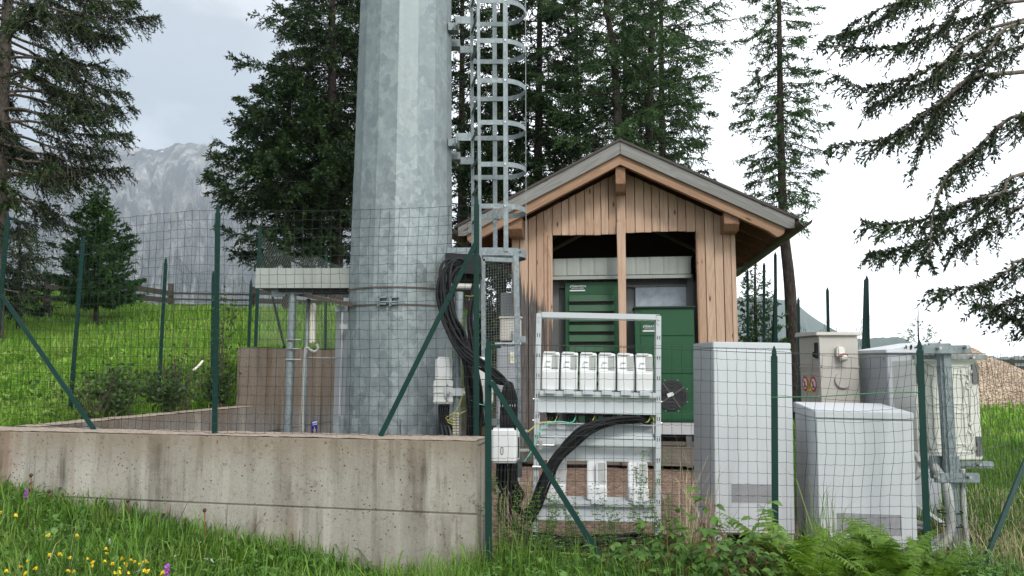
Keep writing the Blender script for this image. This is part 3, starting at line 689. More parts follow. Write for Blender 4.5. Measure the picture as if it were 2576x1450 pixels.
# green condenser box with fan
con = thing('condenser_unit', 'green cooling unit with a round black fan in the hut opening', 'cooling unit', (1.55, 10.6, 0), (0, 0, R(-8)))
cx0, cx1 = .17, .98; cz1 = tz(777, 10.6); cz0 = tz(1060, 10.6); CYF = -.04
mb = MB(); mb.box([(cx0+cx1)/2, CYF+.3, (cz0+cz1)/2], (cx1-cx0, .6, cz1-cz0)); hb('casing', mb, 'green', con, bevel=.006)
mb = MB(); mb.box([(cx0+cx1)/2, CYF+.28, cz1+.012], (cx1-cx0+.04, .66, .022)); hb('casing_top', mb, 'green_dark', con, bevel=.004)
mb = MB(); px0 = cx0+.07
for z0, z1 in ((cz1-.38, cz1-.02), (cz1-.90, cz1-.40), (cz0+.03, cz1-.92)): mb.box([(px0+cx1)/2, CYF-.006, (z0+z1)/2], (cx1-px0-.01, .014, z1-z0))
hb('cover_panel', mb, 'green', con, bevel=.003)
mb = MB()
for z in (cz1-.36, cz1-.66): mb.box([.48, CYF-.016, z], (.075, .006, .02))
hb('latch', mb, 'blackp', con, split=True)
fz = cz0+.36; fx = .655; fr = .205
mb = MB(); mb.tube([[fx, CYF-.012, fz], [fx, CYF-.03, fz]], fr, 32); fan = hb('fan', mb, 'blackp', con)
mb = MB()
for r_ in np.linspace(.045, fr-.01, 9):
    t = np.linspace(0, 2*math.pi, 33); mb.tube(np.stack([fx+r_*np.cos(t), 0*t+CYF-.042, fz+r_*np.sin(t)], -1), .003, 4, False)
for a in range(4): mb.beam([fx, CYF-.043, fz], [fx+fr*math.cos(a*1.57+.6), CYF-.04, fz+fr*math.sin(a*1.57+.6)], .012, .004, (0, 1, 0))
hb('fan_grille', mb, 'shelter', fan)
mb = MB(); mb.box([fx-.02, CYF-.052, fz+.012], (.085, .006, .05), Matrix.Rotation(-.35, 3, 'Y')); hb('fan_label', mb, 'signwhite', fan)
mb = MB()
for a in range(8): mb.tube([[fx+(fr+.02)*math.cos(a*.785+.4), CYF-.02, fz+(fr+.02)*math.sin(a*.785+.4)], [fx+(fr+.02)*math.cos(a*.785+.4), CYF-.008, fz+(fr+.02)*math.sin(a*.785+.4)]], .009, 6)
hb('screw', mb, 'steel', con, split=True)
logo(con, px0+.04, CYF-.016, cz1-.27, .225)
mb = MB(); 
for x in (cx0+.1, cx1-.1): mb.box([x, CYF+.3, (cz0+.18)/2], (.08, .5, cz0-.18))
hb('stand_leg', mb, 'shelter', con, split=True)
mb = MB(); mb.box([.6, CYF+.03, cz0-.09], (.75, .02, .16)); hb('grille_strip', mb, 'perf', con)
# ------------------------------------------------------------------ small grey cabinets seen through the mesh gate
bx = at(1278, 868, 8.6)
cab = thing('grey_cabinet', 'grey cabinet with a yellow warning sticker behind the mesh gate', 'cabinet', (bx[0], 8.8, .15))
zt_ = bx[2]; mb = MB(); mb.box([bx[0], 8.8, (zt_+.15)/2], (.26, .3, zt_-.15)); mb.build('cabinet_body', MAT['grey_paint'], cab, bevel=.008)
mb = MB(); mb.box([bx[0], 8.8, zt_+.012], (.30, .34, .03)); mb.build('cabinet_top', MAT['white'], cab, bevel=.004)
s0 = at(1288, 900, 8.64); mb = MB(); mb.box(s0, (.045, .004, .13)); stk = mb.build('warning_sticker', MAT['signwhite'], cab)
mb = MB(); mb.prism([[s0[0]-.02, 8.635, s0[2]-.02], [s0[0]+.02, 8.635, s0[2]-.02], [s0[0], 8.635, s0[2]+.03]], (0, .002, 0)); mb.build('warning_triangle', MAT['yellow'], stk)
cab = thing('meter_box', 'beige box on top of a pole behind the upper mesh gate', 'box', (bx[0]+.05, 8.95, .15))
z0, z1 = at(1275, 866, 8.95)[2]+.04, at(1275, 803, 8.95)[2]; mb = MB(); mb.box([bx[0]+.03, 8.95, (z0+z1)/2], (.25, .22, z1-z0)); mb.build('box_body', MAT['beige'], cab, bevel=.01)
mb = MB(); mb.box([bx[0]+.03, 8.95, z1+.01], (.28, .25, .025)); mb.build('box_lid', MAT['beige'], cab, bevel=.006)
mb = MB(); mb.tube([[bx[0]-.06, 9.0, .15], [bx[0]-.06, 9.0, z0+.02]], .035, 8); mb.tube(spline([[bx[0]+.05, 8.82, z0+.1], [bx[0]+.06, 8.72, z0-.02], [bx[0]-.03, 8.75, z0-.1], [bx[0]-.12, 8.8, z0-.1]], 20), .014, 6); mb.build('box_stand', MAT['galv'], cab, True)
# ------------------------------------------------------------------ cable bridge left of the mast
TY = 7.6
a = at(643, 700, TY); b = at(890, 700, TY)
br = thing('cable_tray', 'pale galvanised cable tray on posts reaching from the mast to the left', 'cable tray', (at(735, 1000, 7.6)[0], 7.6, .15))
z1, z0 = at(760, 675, TY)[2], at(760, 724, TY)[2]
mb = MB(); xa, xb = a[0], b[0]+.1
mb.box([(xa+xb)/2, TY, (z0+z1)/2], (xb-xa, .004, z1-z0)); mb.box([(xa+xb)/2, TY+.2, z1-.002], (xb-xa, .4, .004)); mb.box([xa+.002, TY+.2, (z0+z1)/2-.003], (.004, .396, z1-z0-.01)); mb.box([(xa+xb)/2, TY+.4, (z0+z1)/2], (xb-xa, .004, z1-z0)); mb.box([(xa+xb)/2, TY+.012, z0-.002], (xb-xa, .028, .004))
mb.build('tray_cover', MAT['sheetband'], br)
mb = MB(); mb.box([(xa+xb)/2+.1, TY+.2, z0-.02], (xb-xa-.25, .36, .03)); mb.build('tray_bottom', MAT['blackp'], br)
p = at(737, 735, TY+.1); q_ = at(728, 1095, TY+.1); q_[2] = .15
mb = MB(); mb.tube([[p[0]-.02, TY+.1, .15], p], .038, 14); mb.box([p[0]+.05, TY+.1, p[2]+.0], (.30, .06, .05)); mb.build('support_post', MAT['galv'], br, False)
mb = MB(); 
for py in (855, 878, 905): c = at(735, py, TY+.05); mb.tube([c+[-.07, 0, 0], c+[.09, 0, 0]], .007, 6)
mb.build('bolt', MAT['steel'], br, split=True)
mb = MB(); p2 = at(776, 752, TY+.2); mb.tube([[p2[0]-.02, TY+.2, .15], p2], .02, 10); mb.build('support_post', MAT['galv'], br, True)
mb = MB(); mb.beam(at(757, 741, TY+.15), at(880, 766, 7.0), .05, .035); mb.build('diagonal_arm', MAT['gutter'], br)
mb = MB(); c = at(702, 738, TY+.1); mb.box(c, (.14, .05, .07)); c = at(860, 770, 7.2); mb.box(c+[0, 0, -.03], (.12, .05, .06)); mb.build('angle_bracket', MAT['galv'], br, split=True)
tl = thing('strip_lamp', 'cream tube lamp mounted upright on the thin post beside the mast', 'lamp', at(788, 865, TY+.14))
mb = MB(); z1, z0 = at(788, 764, TY+.12)[2], at(788, 866, TY+.12)[2]; c = at(788, 815, TY+.12); mb.box([c[0], c[1], (z0+z1)/2], (.058, .07, z1-z0)); mb.build('lamp_housing', MAT['lampbeige'], tl, bevel=.014)
mb = MB(); mb.box([c[0]+.012, c[1]-.037, (z0+z1)/2], (.022, .012, (z1-z0)*.9)); mb.build('lamp_cover', MAT['signwhite'], tl, bevel=.004)
mb = MB()
for k in (.2, .5, .8): mb.box([c[0]-.024, c[1]-.037, z0+(z1-z0)*k], (.008, .008, .05))
mb.build('clip', MAT['beige'], tl, split=True)
cnd = MB(); cnd.tube(spline([at(797, 866, 7.7), at(800, 878, 7.7), at(790, 885, 7.7), at(770, 876, 7.7), at(766, 900, 7.7), at(762, 1000, 7.7), at(762, 1095, 7.7)], 40), .014, 8)
cnd.tube([at(774, 901, 7.85), at(850, 902, 7.95)], .011, 8)
o = cnd.build('conduit', MAT['conduit'], None, True); tag(o, 'pale conduit running down the thin post below the strip lamp', 'conduit')
sg = onz(792, 1076, .9)
sgn = thing('earthing_sign', 'small blue sign with yellow earth symbol on the dark concrete wall', 'sign', at(790, 1090, 10.6))
sp_ = C2+dL*((10.9-C2[1])/dL[1])
def wpt(px, py):   # point on the side wall inner face
    d = ray(px, py); n = np.array([nL[0], nL[1], 0]); base = np.array([C2[0], C2[1], 0])+n*(-.004); t = ((base-np.array([0, 0, EYE])) @ n)/(d @ n); return np.array([0, 0, EYE])+d*t
def wquad(pts, off, name, mat, parent):
    n = np.array([nL[0], nL[1], 0])*-1; mb = MB(); P = np.array([wpt(*p) for p in pts])+n*off; mb.prism(P, n*.003); return mb.build(name, MAT[mat], parent)
sgn.location = wpt(790, 1092).tolist()
wquad([(783, 1060), (797, 1056), (797, 1093), (783, 1094)], .004, 'sign_plate', 'signblue', sgn)
wquad([(784.5, 1062), (796, 1059), (796, 1063), (784.5, 1066)], .008, 'text_panel', 'signwhite', sgn)
wquad([(784.5, 1068), (796, 1065.5), (796, 1069), (784.5, 1071)], .008, 'text_panel', 'signwhite', sgn)
wquad([(789.4, 1074), (790.4, 1074), (790.4, 1081), (789.4, 1081)], .008, 'earth_symbol', 'signwhite', sgn)
for k, w in enumerate((4, 3, 2)): wquad([(790-w, 1081.5+k*4), (790+w, 1080.5+k*4), (790+w-.6, 1083+k*4), (790-w+.6, 1084+k*4)], .008, 'earth_symbol', 'yellow', sgn)
# narrow grey panel leaning by the mast
pa, pb, pc, pd = at(846, 772, 7.95), at(878, 766, 7.75), at(868, 1100, 7.75), at(836, 1100, 7.95)
gp = thing('narrow_cabinet', 'narrow tall grey cabinet leaning against the mast below the cable tray', 'cabinet', (pd[0], 7.9, .15))
mb = MB(); P = [pa, pb, pc, pd]; P = [np.array(k) for k in P]; P[2][2] = P[3][2] = .15; n = np.array([.25, .9, 0]); mb.prism(P, n*.12); mb.build('cabinet_body', MAT['grey_paint'], gp, bevel=.006)
mb = MB(); mb.beam(P[0]*.45+P[1]*.55+[0, -.02, 0], P[3]*.45+P[2]*.55+[0, -.02, 0], .012, .02); c = at(868, 822, 7.7); mb.box(c, (.10, .03, .05)); mb.build('edge_strip', MAT['white'], gp)
# ------------------------------------------------------------------ hood, cables and radio units beside the mast
hd = thing('cable_hood', 'black sheet hood over the cable entry on the right side of the mast', 'hood', at(1165, 690, 6.95))
mb = MB(); P = [at(1120, 638, 6.75), at(1206, 643, 6.75), at(1206, 690, 6.62), at(1120, 686, 6.62)]; mb.prism(P, (0, .006, .003)); mb.prism([P[0], P[1], P[1]+[0, .4, .02], P[0]+[0, .4, .02]], (0, 0, .006)); mb.prism([P[1], P[2], P[2]+[0, .5, 0], P[1]+[0, .4, 0]], (.006, 0, 0)); mb.build('hood_sheet', MAT['blackp'], hd)
mb = MB(); mb.box(at(1165, 700, 7.0), (.3, .06, .35)); mb.build('entry_plate', MAT['dark'], hd)
cdt = MB(); pp = [at(1120, 720, 6.68), at(1206, 722, 6.72)]
n_ = 44
for k in range(n_):
    a_ = np.array(pp[0])+(np.array(pp[1])-pp[0])*k/n_; b_ = np.array(pp[0])+(np.array(pp[1])-pp[0])*(k+.55)/n_; cdt.tube([a_, b_], .028, 10)
cdt.tube(pp, .022, 10); o = cdt.build('corrugated_pipe', MAT['housing'], None); tag(o, 'white corrugated pipe lying level across the black cables', 'pipe')
pole = thing('mounting_pole', 'galvanised pole carrying two white radio units beside the mast', 'pole', (at(1150, 1000, 6.55)[0], 6.55, .15))
pt = at(1155, 735, 6.55); mb = MB(); mb.tube([[at(1150, 1000, 6.55)[0], 6.55, .15], at(1151, 900, 6.55), pt], .038, 18); mb.build('pole_tube', MAT['galv'], pole, False)
mb = MB(); mb.tube([at(1188, 1090, 6.95), at(1186, 760, 6.95)], .022, 12); mb.tube([at(1176, 1090, 7.0), at(1174, 790, 7.0)], .012, 8); mb.build('thin_tube', MAT['galv'], pole, True)
mb = MB(); c = at(1153, 987, 6.5); mb.box(c, (.26, .03, .065)); mb.box(at(1122, 987, 6.49), (.02, .05, .10)); mb.build('clamp', MAT['rack'], pole, split=True, bevel=.004)
mb = MB(); 
for px in (1128, 1169): c = at(px, 987, 6.46); mb.tube([c-[0, .05, 0], c+[0, .03, 0]], .012, 6)
mb.build('clamp_bolt', MAT['steel'], pole, split=True)
mb = MB(); c = at(1147, 1070, 6.48); mb.box(c, (.006, .01, .25)); 
for py in range(1040, 1098, 7):
    for dx in (-.016, .016): mb.box(at(1147, py, 6.47)+[dx, 0, 0], (.02, .03, .014))
mb.build('earth_terminal', MAT['lampbeige'], pole)
def radio_pole(label, x0, x1, y0, y1, Y):
    c = at((x0+x1)/2, (y0+y1)/2, Y); t = thing('radio_unit', label, 'radio unit', at((x0+x1)/2, y1, Y+.1), group='radio units on the mounting pole')
    W = at(x1, 950, Y)[0]-at(x0, 950, Y)[0]; zt, zm, zb = at(x0, y0, Y)[2], at(x0, y0+.48*(y1-y0), Y)[2], at(x0, y1, Y)[2]
    mb = MB(); mb.box([c[0], Y+.09, (zt+zm)/2], (W*.86, .16, zt-zm+.02)); mb.build('upper_shell', MAT['radio'], t, bevel=.02, seg=3)
    mb = MB(); mb.box([c[0], Y+.08, (zm+zb)/2], (W, .18, zm-zb)); mb.build('lower_body', MAT['radio_grey'], t, bevel=.008)
    mb = MB()
    for k in (.12, .5, .78): mb.box([c[0], Y-.012, zb+(zm-zb)*k], (W*1.01, .014, .012))
    mb.box([c[0]+W*.22, Y-.012, (zm+zb)/2], (.012, .014, zm-zb-.01)); mb.build('rib', MAT['radio_grey'], t)
    mb = MB(); mb.box([c[0], Y+.08, zb-.015], (W*.55, .08, .03)); mb.build('connector_block', MAT['blackp'], t, bevel=.005)
    return t, c, W, zb
r1 = radio_pole('white radio unit on the mast side of the pole, left of the black cables', 1091, 1140, 901, 1017, 6.5)
r2 = radio_pole('white radio unit right of the pole, partly behind a green fence post', 1172, 1240, 901, 1017, 6.62)
def cables(paths, r, label, cat='cables', name='cable_bundle', mats=('black',), n=50, sides=6, grp=None):
    root = thing(name, label, cat, np.array(paths[0][-1]), group=grp)
    for i, p in enumerate(paths):
        mb = MB(); mb.tube(spline(p, n), r if not isinstance(r, (list, tuple)) else r[i % len(r)], sides); mb.build('cable', MAT[mats[i % len(mats)]], root, True)
    return root
rc = random.Random(11)
def jit(path, k, s=.02, taper=None):
    dx = rc.uniform(-s, s); dy = rc.uniform(-s, s); dz = rc.uniform(-s, s)
    return [np.array(p)+np.array([dx, dy, dz])*(1 if taper is None else taper[i])+np.array([rc.gauss(0, s*.2), rc.gauss(0, s*.2), 0]) for i, p in enumerate(path)]
base = [at(1172, 690, 6.85), at(1150, 668, 6.66), at(1128, 690, 6.55), at(1122, 745, 6.5), at(1134, 800, 6.47), at(1158, 850, 6.45), at(1174, 905, 6.43), at(1184, 980, 6.42), at(1188, 1050, 6.42), at(1186, 1130, 6.45)]
cables([jit(base, k, .055, [.6, 1, 1.2, 1.1, .9, .75, .6, .6, .6, .6]) for k in range(13)], .0125, 'thick bunch of black cables curving out of the hood and down beside the pole', grp='black cable runs beside the mast')
base = [at(1110, 742, 6.62), at(1113, 762, 6.5), at(1128, 815, 6.42), at(1150, 865, 6.36), at(1185, 900, 6.3), at(1225, 925, 6.2), at(1262, 955, 6.1), at(1284, 990, 6.03), at(1291, 1040, 6.0), at(1280, 1076, 5.98)]
fan_ = [np.array([0, 0, 0])]*6
P = []
for k in range(7):
    q_ = jit(base, k, .035, [.6, .8, .9, .9, 1, 1, .8, .7, .3, .1]); e = at(1262+k*6, 1060, 5.98); q_[-2] = e+[0, 0, .18]; q_[-1] = e; q_[-3] = .5*q_[-3]+.5*(e+[-.02, 0, .36]); P.append(q_)
cables(P, .0115, 'black cables sweeping from the mast down to the white junction unit', grp='black cable runs beside the mast')
base = [at(1196, 694, 6.8), at(1190, 730, 6.6), at(1178, 800, 6.55), at(1188, 870, 6.5), at(1196, 940, 6.48), at(1200, 1010, 6.46), at(1196, 1120, 6.46)]
cables([jit(base, k, .03) for k in range(7)], .011, 'straight black cables hanging behind the fence post by the pole', grp='black cable runs beside the mast')
P = []
for (t, c, W, zb) in (r1, r2):
    for k in range(5):
        s_ = [c[0]-W*.25+W*.12*k, 6.58, zb-.02]; P.append([s_, [s_[0]+.005, 6.57, zb-.15], [s_[0]+(.02+.015*k if t == r1[0] else -.03-.01*k), 6.56, zb-.28], [s_[0]+(.10 if t == r1[0] else -.09), 6.56, .35]])
cables(P, .009, 'short black leads hanging under the two pole radio units', name='cable_lead', n=24)
P = [[at(1175, 960, 6.42), at(1150, 1030, 6.42), at(1122, 1052, 6.42), at(1140, 1062, 6.42)], [at(1172, 1000, 6.42), at(1200, 1015, 6.4), at(1222, 1021, 6.4), at(1240, 1030, 6.4)], [at(1180, 1030, 6.42), at(1150, 1045, 6.41), at(1126, 1060, 6.41), at(1146, 1072, 6.42)], [at(1170, 745, 6.6), at(1190, 745, 6.55), at(1196, 735, 6.55), at(1192, 715, 6.6)]]
cables(P, .004, 'thin yellow and green earth wires looping at the earth terminal on the pole', 'wires', 'earth_wire', ('yg', 'bluegreen', 'yg', 'yg'), 24)
# ------------------------------------------------------------------ white junction unit by the fence post
JY = 5.92
ju = thing('junction_unit', 'white square junction unit with black cables above and below beside the fence post', 'junction box', at(1270, 1166, JY+.1))
c = at(1267, 1122, JY); W = at(1299, 1100, JY)[0]-at(1236, 1100, JY)[0]; H = at(1267, 1078, JY)[2]-at(1267, 1165, JY)[2]
mb = MB(); mb.box(c+[0, .045, 0], (W, .09, H)); mb.build('front_cover', MAT['radio'], ju, bevel=.016, seg=3)
mb = MB(); mb.box(c+[.015, .15, -.002], (W*.98, .14, H*.95)); mb.build('heat_body', MAT['radio_grey'], ju, bevel=.005)
mb = MB()
for k in range(6): mb.box(c+[.015+W*.5+.005, .10+.022*k, 0], (.014, .008, H*.86))
mb.build('fin', MAT['radio_grey'], ju)
mb = MB(); mb.box(c+[W*.5+.02, .10, -.02], (.008, .03, H*.6)); mb.build('dark_slot', MAT['blackp'], ju)
mb = MB(); mb.beam(c+[W*.5+.02, .24, .09], c+[W*.5+.10, .26, .09], .05, .02); mb.beam(c+[W*.5+.02, .24, -.06], c+[W*.5+.10, .26, -.06], .05, .02); mb.build('mounting_bracket', MAT['steel'], ju, split=True, bevel=.004)
mb = MB()
for k in range(5): e = at(1262+k*8, 1060, 5.98); mb.tube([e+[0, 0, -.07], e+[0, 0, .05]], .016, 8)
mb.build('cable_gland', MAT['blackp'], ju, True, split=True)
mb = MB(); m_ = c+[0.01, -.0015, -.02]; mb.tube(m_+np.stack([-.04+.016*np.cos(np.linspace(0, 6.28, 20)), np.zeros(20)-.001, -.03+.05*np.sin(np.linspace(0, 6.28, 20))], -1)*.6, .0022, 4, False); mb.build('wire_loop', MAT['blackp'], ju)
base = None; P = []
for k in range(9):
    s_ = at(1252+k*6, 1166, 6.0+.02*(k % 3)); e = at(1300+rc.uniform(-12, 12), 1262, 6.05); 
    P.append([s_, s_+[0, 0, -.14], .5*(s_+e)+[-.02+.01*k, 0, -.1], e+[-.02, 0, -.03], at(1325+rc.uniform(-8, 8), 1300, 6.1)])
cables(P, .011, 'black cables hanging below the white junction unit', n=30)
P = [[at(1262+k*9, 1166, 5.98), at(1258+k*9, 1240, 5.97), at(1255+k*10, 1290, 5.98), at(1285+k*9, 1330, 6.0), at(1330+k*10, 1345, 6.0)] for k in range(4)]
cables(P, .009, 'loose black cables looping to the ground by the fence post', n=30)
# ------------------------------------------------------------------ equipment rack
RY = 6.15
rk0 = at(1500, 1365, RY); rk = thing('equipment_rack', 'open pale grey steel rack frame holding white radio units on two shelves', 'rack', (rk0[0], RY, .15), (0, R(1.25), 0))
RW, RH, RD = 1.015, 1.845, .42
def rb(name, mb, mat, parent=rk, **k): return mb.build(name, MAT[mat], parent, local=True, **k)
for s in (-1, 1):
    mb = MB(); x = s*(RW/2-.02); mb.box([x, 0, RH/2], (.042, .012, RH)); mb.box([x-s*.019, .03, RH/2], (.006, .055, RH)); mb.box([x+s*.0205, .03, RH/2], (.004, .05, RH)); p_ = rb('upright', mb, 'rack', bevel=.003)
    sl = MB()
    for z in np.arange(.2, RH-.05, .163):
        for dx in (-.009, .009): sl.box([x+dx, -.0075, z], (.005, .003, .03))
    rb('slot', sl, 'dark', p_)
    bl = MB()
    for z in (RH-.03, RH-.065): bl.tube([[x, -.014, z], [x, -.005, z]], .009, 8)
    for z in (1.15, .98): bl.tube([[x+s*.022, .01, z], [x+s*.036, .01, z]], .008, 6)
    rb('bolt', bl, 'steel', p_, split=True)
mb = MB(); mb.box([0, -.004, RH-.012], (RW-.086, .014, .045)); mb.box([0, .03, RH+.008], (RW-.02, .06, .006)); mb.box([0, .02, RH-.04], (RW-.09, .04, .006)); rb('top_bar', mb, 'rack', bevel=.002)
ZW = lambda py: at(1500, py, RY)[2]-.15
def shelf(zt, zb, name='shelf_beam'):
    mb = MB(); w = RW-.07; hh = zt-zb
    mb.box([0, .06, zt-.008], (w, .20, .012)); mb.box([0, -.035, zt-.018], (w, .012, .032)); mb.box([0, -.012, zt-.04], (w, .05, .01)); mb.box([0, .008, (zt+zb)/2-.025], (w, .010, hh-.05)); mb.box([0, -.01, zb+.006], (w, .05, .01))
    return rb(name, mb, 'rack', bevel=.002)
zs1 = ZW(985); shelf(zs1, ZW(1041)); zs2 = ZW(1258); shelf(zs2, ZW(1310))
mb = MB(); z1, z0 = ZW(1066), ZW(1104); mb.box([0, .0, z1-.004], (RW-.08, .03, .008)); mb.hexa([[-RW/2+.05, .02, z0], [RW/2-.05, .02, z0], [RW/2-.05, .025, z0], [-RW/2+.05, .025, z0]], [[-RW/2+.05, .12, z1], [RW/2-.05, .12, z1], [RW/2-.05, .125, z1], [-RW/2+.05, .125, z1]])
mb.box([0, .004, z0-.03], (RW-.08, .012, .05)); mb.box([0, .10, z0-.09], (RW-.08, .006, .20)); rb('cable_channel', mb, 'rack', bevel=.002)
mb = MB()
for x in (-.33, -.05, .30): mb.box([x, .015, z0+.02-.02], (.025, .012, .012))
rb('cable_clip', mb, 'grey_paint')
mb = MB(); mb.tube([[-RW/2+.02, -.03, ZW(1122)], [-RW/2+.16, -.03, ZW(1122)]], .006, 6); mb.box([-RW/2+.05, -.02, ZW(1122)], (.03, .04, .07)); mb.tube([[-RW/2-.01, -.03, ZW(1177)], [-RW/2+.09, -.03, ZW(1177)]], .009, 6); rb('clamp_rod', mb, 'steel', split=True)
MR = Matrix.Rotation(R(1.25), 4, 'Y')
def rworld(x, y, z): v = MR @ Vector((x, y, z)); return Vector(rk.location)+v
def fins_unit(label, x, z, w, hgt, grp, kind):
    t = thing('radio_unit', label, 'radio unit', rworld(x, 0, z), (0, R(1.25), R(-6 if kind == 'a' else -4)), group=grp)
    d = .19
    if kind == 'a':
        prof = [[-.035, .0], [-.035, hgt*.50], [-.028, hgt*.55], [.055, hgt*.97], [.065, hgt], [.17, hgt], [.17, 0]]
    else:
        prof = [[-.05, .0], [-.05, hgt*.34], [.01, hgt*.34], [.06, hgt*.95], [.17, hgt], [.17, 0]]
    mb = MB(); mb.prism([[-w/2, p[0], p[1]] for p in prof][::-1], (w, 0, 0)); rb('casing', mb, 'radio', t, bevel=.007, seg=2)
    mb = MB(); k0 = .58 if kind == 'a' else .42
    for k in range(12):
        f = k0+(.93-k0)*k/11; y = -.028+(f-.55)/.42*.083 if kind == 'a' else .01+(f-.34)/.61*.05
        mb.box([w*.27, y-.004, hgt*f], (w*.40, .018, .006))
    rb('cooling_fin', mb, 'radio_grey', t)
    mb = MB()
    if kind == 'a':
        mb.box([-.012, .048, hgt*.985], (w*.72, .03, .018)); mb.box([-w*.18, -.012, hgt*.62], (w*.36, .03, .012)); mb.box([-w*.14, .012, hgt*.76], (w*.28, .03, .012)); mb.box([-w*.28, -.0, hgt*.68], (.012, .03, .03))
    else:
        mb.box([-w*.02, .0, hgt*.62], (.016, .035, hgt*.72)); mb.box([-w*.25, -.02, hgt*.35], (w*.3, .03, .012))
    rb('handle', mb, 'radio', t, bevel=.003, split=True)
    mb = MB(); mb.box([0, -.05, -.012], (w*.62, .03, .035)); mb.box([0, -.035, .006], (w*.62, .05, .010)); rb('foot_clip', mb, 'rack', t, bevel=.003)
    if kind == 'a':
        mb = MB(); mb.box([w*.1, .06, -.20], (w*.6, .08, .035))
        for k in range(3): mb.tube([[w*(-.1+.15*k), .05, -.21], [w*(-.1+.15*k), .05, -.25]], .008, 6)
        rb('connector', mb, 'blackp', t)
    return t
ORD = ['first from the left', 'second from the left', 'third from the left', 'third from the right', 'second from the right', 'first from the right']
for k in range(6):
    xx = -.385+.152*k; fins_unit('white finned radio unit on the upper rack shelf, '+ORD[k], xx, zs1+.004, .134, .305, 'radio units on the upper rack shelf', 'a')
for k, (px, lab) in enumerate(((1398, 'white finned unit on the lower rack shelf behind the black cable bundle'), (1500, 'white finned unit in the middle of the lower rack shelf'), (1604, 'white finned unit at the right end of the lower rack shelf'))):
    xx = at(px, 1200, RY)[0]-rk0[0]-.005; fins_unit(lab, xx, zs2+.004, .155, .30, 'units on the lower rack shelf', 'b')
base = [at(1636, 1068, 6.2), at(1610, 1056, 6.13), at(1565, 1056, 6.08), at(1520, 1064, 6.06), at(1480, 1080, 6.05), at(1440, 1112, 6.04), at(1405, 1150, 6.03), at(1380, 1190, 6.02), at(1362, 1235, 6.02), at(1345, 1275, 6.02), at(1320, 1310, 6.04)]
P = []
for k in range(16):
    q_ = jit(base, k, .034, [.25, .45, .7, .9, 1, 1, 1, 1, 1, 1.1, 1.3]); 
    if k % 4 == 1: q_ = q_[2:]; q_[0] = q_[0]+[.0, .08, -.01]
    P.append(q_)
for k in range(7): P.append([at(1660-14*k, 1060, 6.24), at(1600-20*k, 1062, 6.2)]+jit(base[4:], k, .036))
cables(P, .0105, 'large black cable bundle arching off the rack channel down to the ground')
P = []
for k in range(6):
    x0 = 1388+k*47; P.append([at(x0+14, 1046, 6.17), at(x0+8, 1060, 6.14), at(x0-2, 1064, 6.14)])
P.append([at(1330, 1085, 5.98), at(1352, 1068, 6.03), at(1374, 1062, 6.06), at(1400, 1062, 6.1)])
P.append([at(1318, 1163, 5.98), at(1340, 1130, 6.0), at(1352, 1095, 6.02), at(1378, 1066, 6.06), at(1410, 1061, 6.08), at(1440, 1066, 6.1)])
P.append([at(1640, 1066, 6.15), at(1645, 1058, 6.12), at(1640, 1046, 6.16)])
cables(P, .0045, 'thin yellow green earth wires between the junction unit and the rack', 'wires', 'earth_wire', ('yg', 'bluegreen', 'yg'), 20)
P = []
for k in range(26):
    x0 = 1386+(k//5)*48+(k % 5)*5; P.append([at(x0, 1044, 6.2), at(x0+rc.uniform(-3, 3), 1054, 6.18), at(x0+rc.uniform(-8, 8), 1066, 6.17)])
cables(P, .006, 'short black plug leads under the upper rack shelf', name='cable_lead', n=8)
P = []
for k in range(16):
    y0 = 5.85+rc.uniform(-.25, .3); z_ = .19+rc.uniform(0, .07); P.append([[-.05+rc.uniform(-.1, .1), y0, z_], [.25, y0+rc.uniform(-.1, .1), z_+rc.uniform(-.03, .04)], [.6, y0+rc.uniform(-.15, .15), z_], [.95, y0+rc.uniform(-.15, .15), z_+rc.uniform(-.03, .05)], [1.25+rc.uniform(-.1, .15), y0, z_]])
cables(P, .012, 'black cables lying in a loose heap on the ground under the rack', n=24)
cables([[[.12, 5.62, .24], [.5, 5.6, .23], [.85, 5.62, .22], [1.1, 5.7, .2], [1.2, 5.8, .23]]], .010, 'yellow earth cable lying on the cable heap under the rack', 'cable', 'earth_cable', ('yg',), 24)
# ------------------------------------------------------------------ cabinets on the right
def boxcab(t, w, d, hgt, z0, mat, top, side=None, name='cabinet_body', slope=0, over=.0, tz_=.05):
    mb = MB(); mb.box([0, d/2, (z0+hgt)/2], (w, d, hgt-z0)); b_ = mb.build(name, MAT[mat], t, local=True, bevel=.006)
    mb = MB(); o_ = over; mb.hexa([[-w/2-o_, -o_, hgt+.002], [w/2+o_, -o_, hgt+.002], [w/2+o_, d+o_, hgt+.002], [-w/2-o_, d+o_, hgt+.002]], [[-w/2-o_, -o_, hgt+tz_], [w/2+o_, -o_, hgt+tz_], [w/2+o_, d+o_, hgt+tz_+slope], [-w/2-o_, d+o_, hgt+tz_+slope]])
    mb.build('cabinet_roof', MAT[top], t, local=True, bevel=.006); return b_
fl = at(1795, 1340, 6.0); fr_ = at(2000, 1346, 6.0); W = fr_[0]-fl[0]
tc = thing('tall_cabinet', 'tall white steel outdoor cabinet beside the rack', 'cabinet', ((fl[0]+fr_[0])/2, 6.0, .13), (0, R(1.0), 0))
Ht = at(1890, 861, 6.0)[2]-.13; zb_ = at(1890, 1341, 6.0)[2]-.13
boxcab(tc, W-.012, .66, Ht-.055, zb_, 'white', 'white', over=.0, tz_=.053)
def lb(name, mb, mat, parent, **k): return mb.build(name, MAT[mat], parent, local=True, **k)
mb = MB(); mb.box([.0, -.007, (zb_+Ht-.07)/2], (W-.016, .012, Ht-.07-zb_)); lb('door', mb, 'white', tc, bevel=.004)
mb = MB(); mb.box([.0, -.0145, zb_+.30], (.36, .004, .14)); lb('vent_grille', mb, 'perf', tc)
mb = MB()
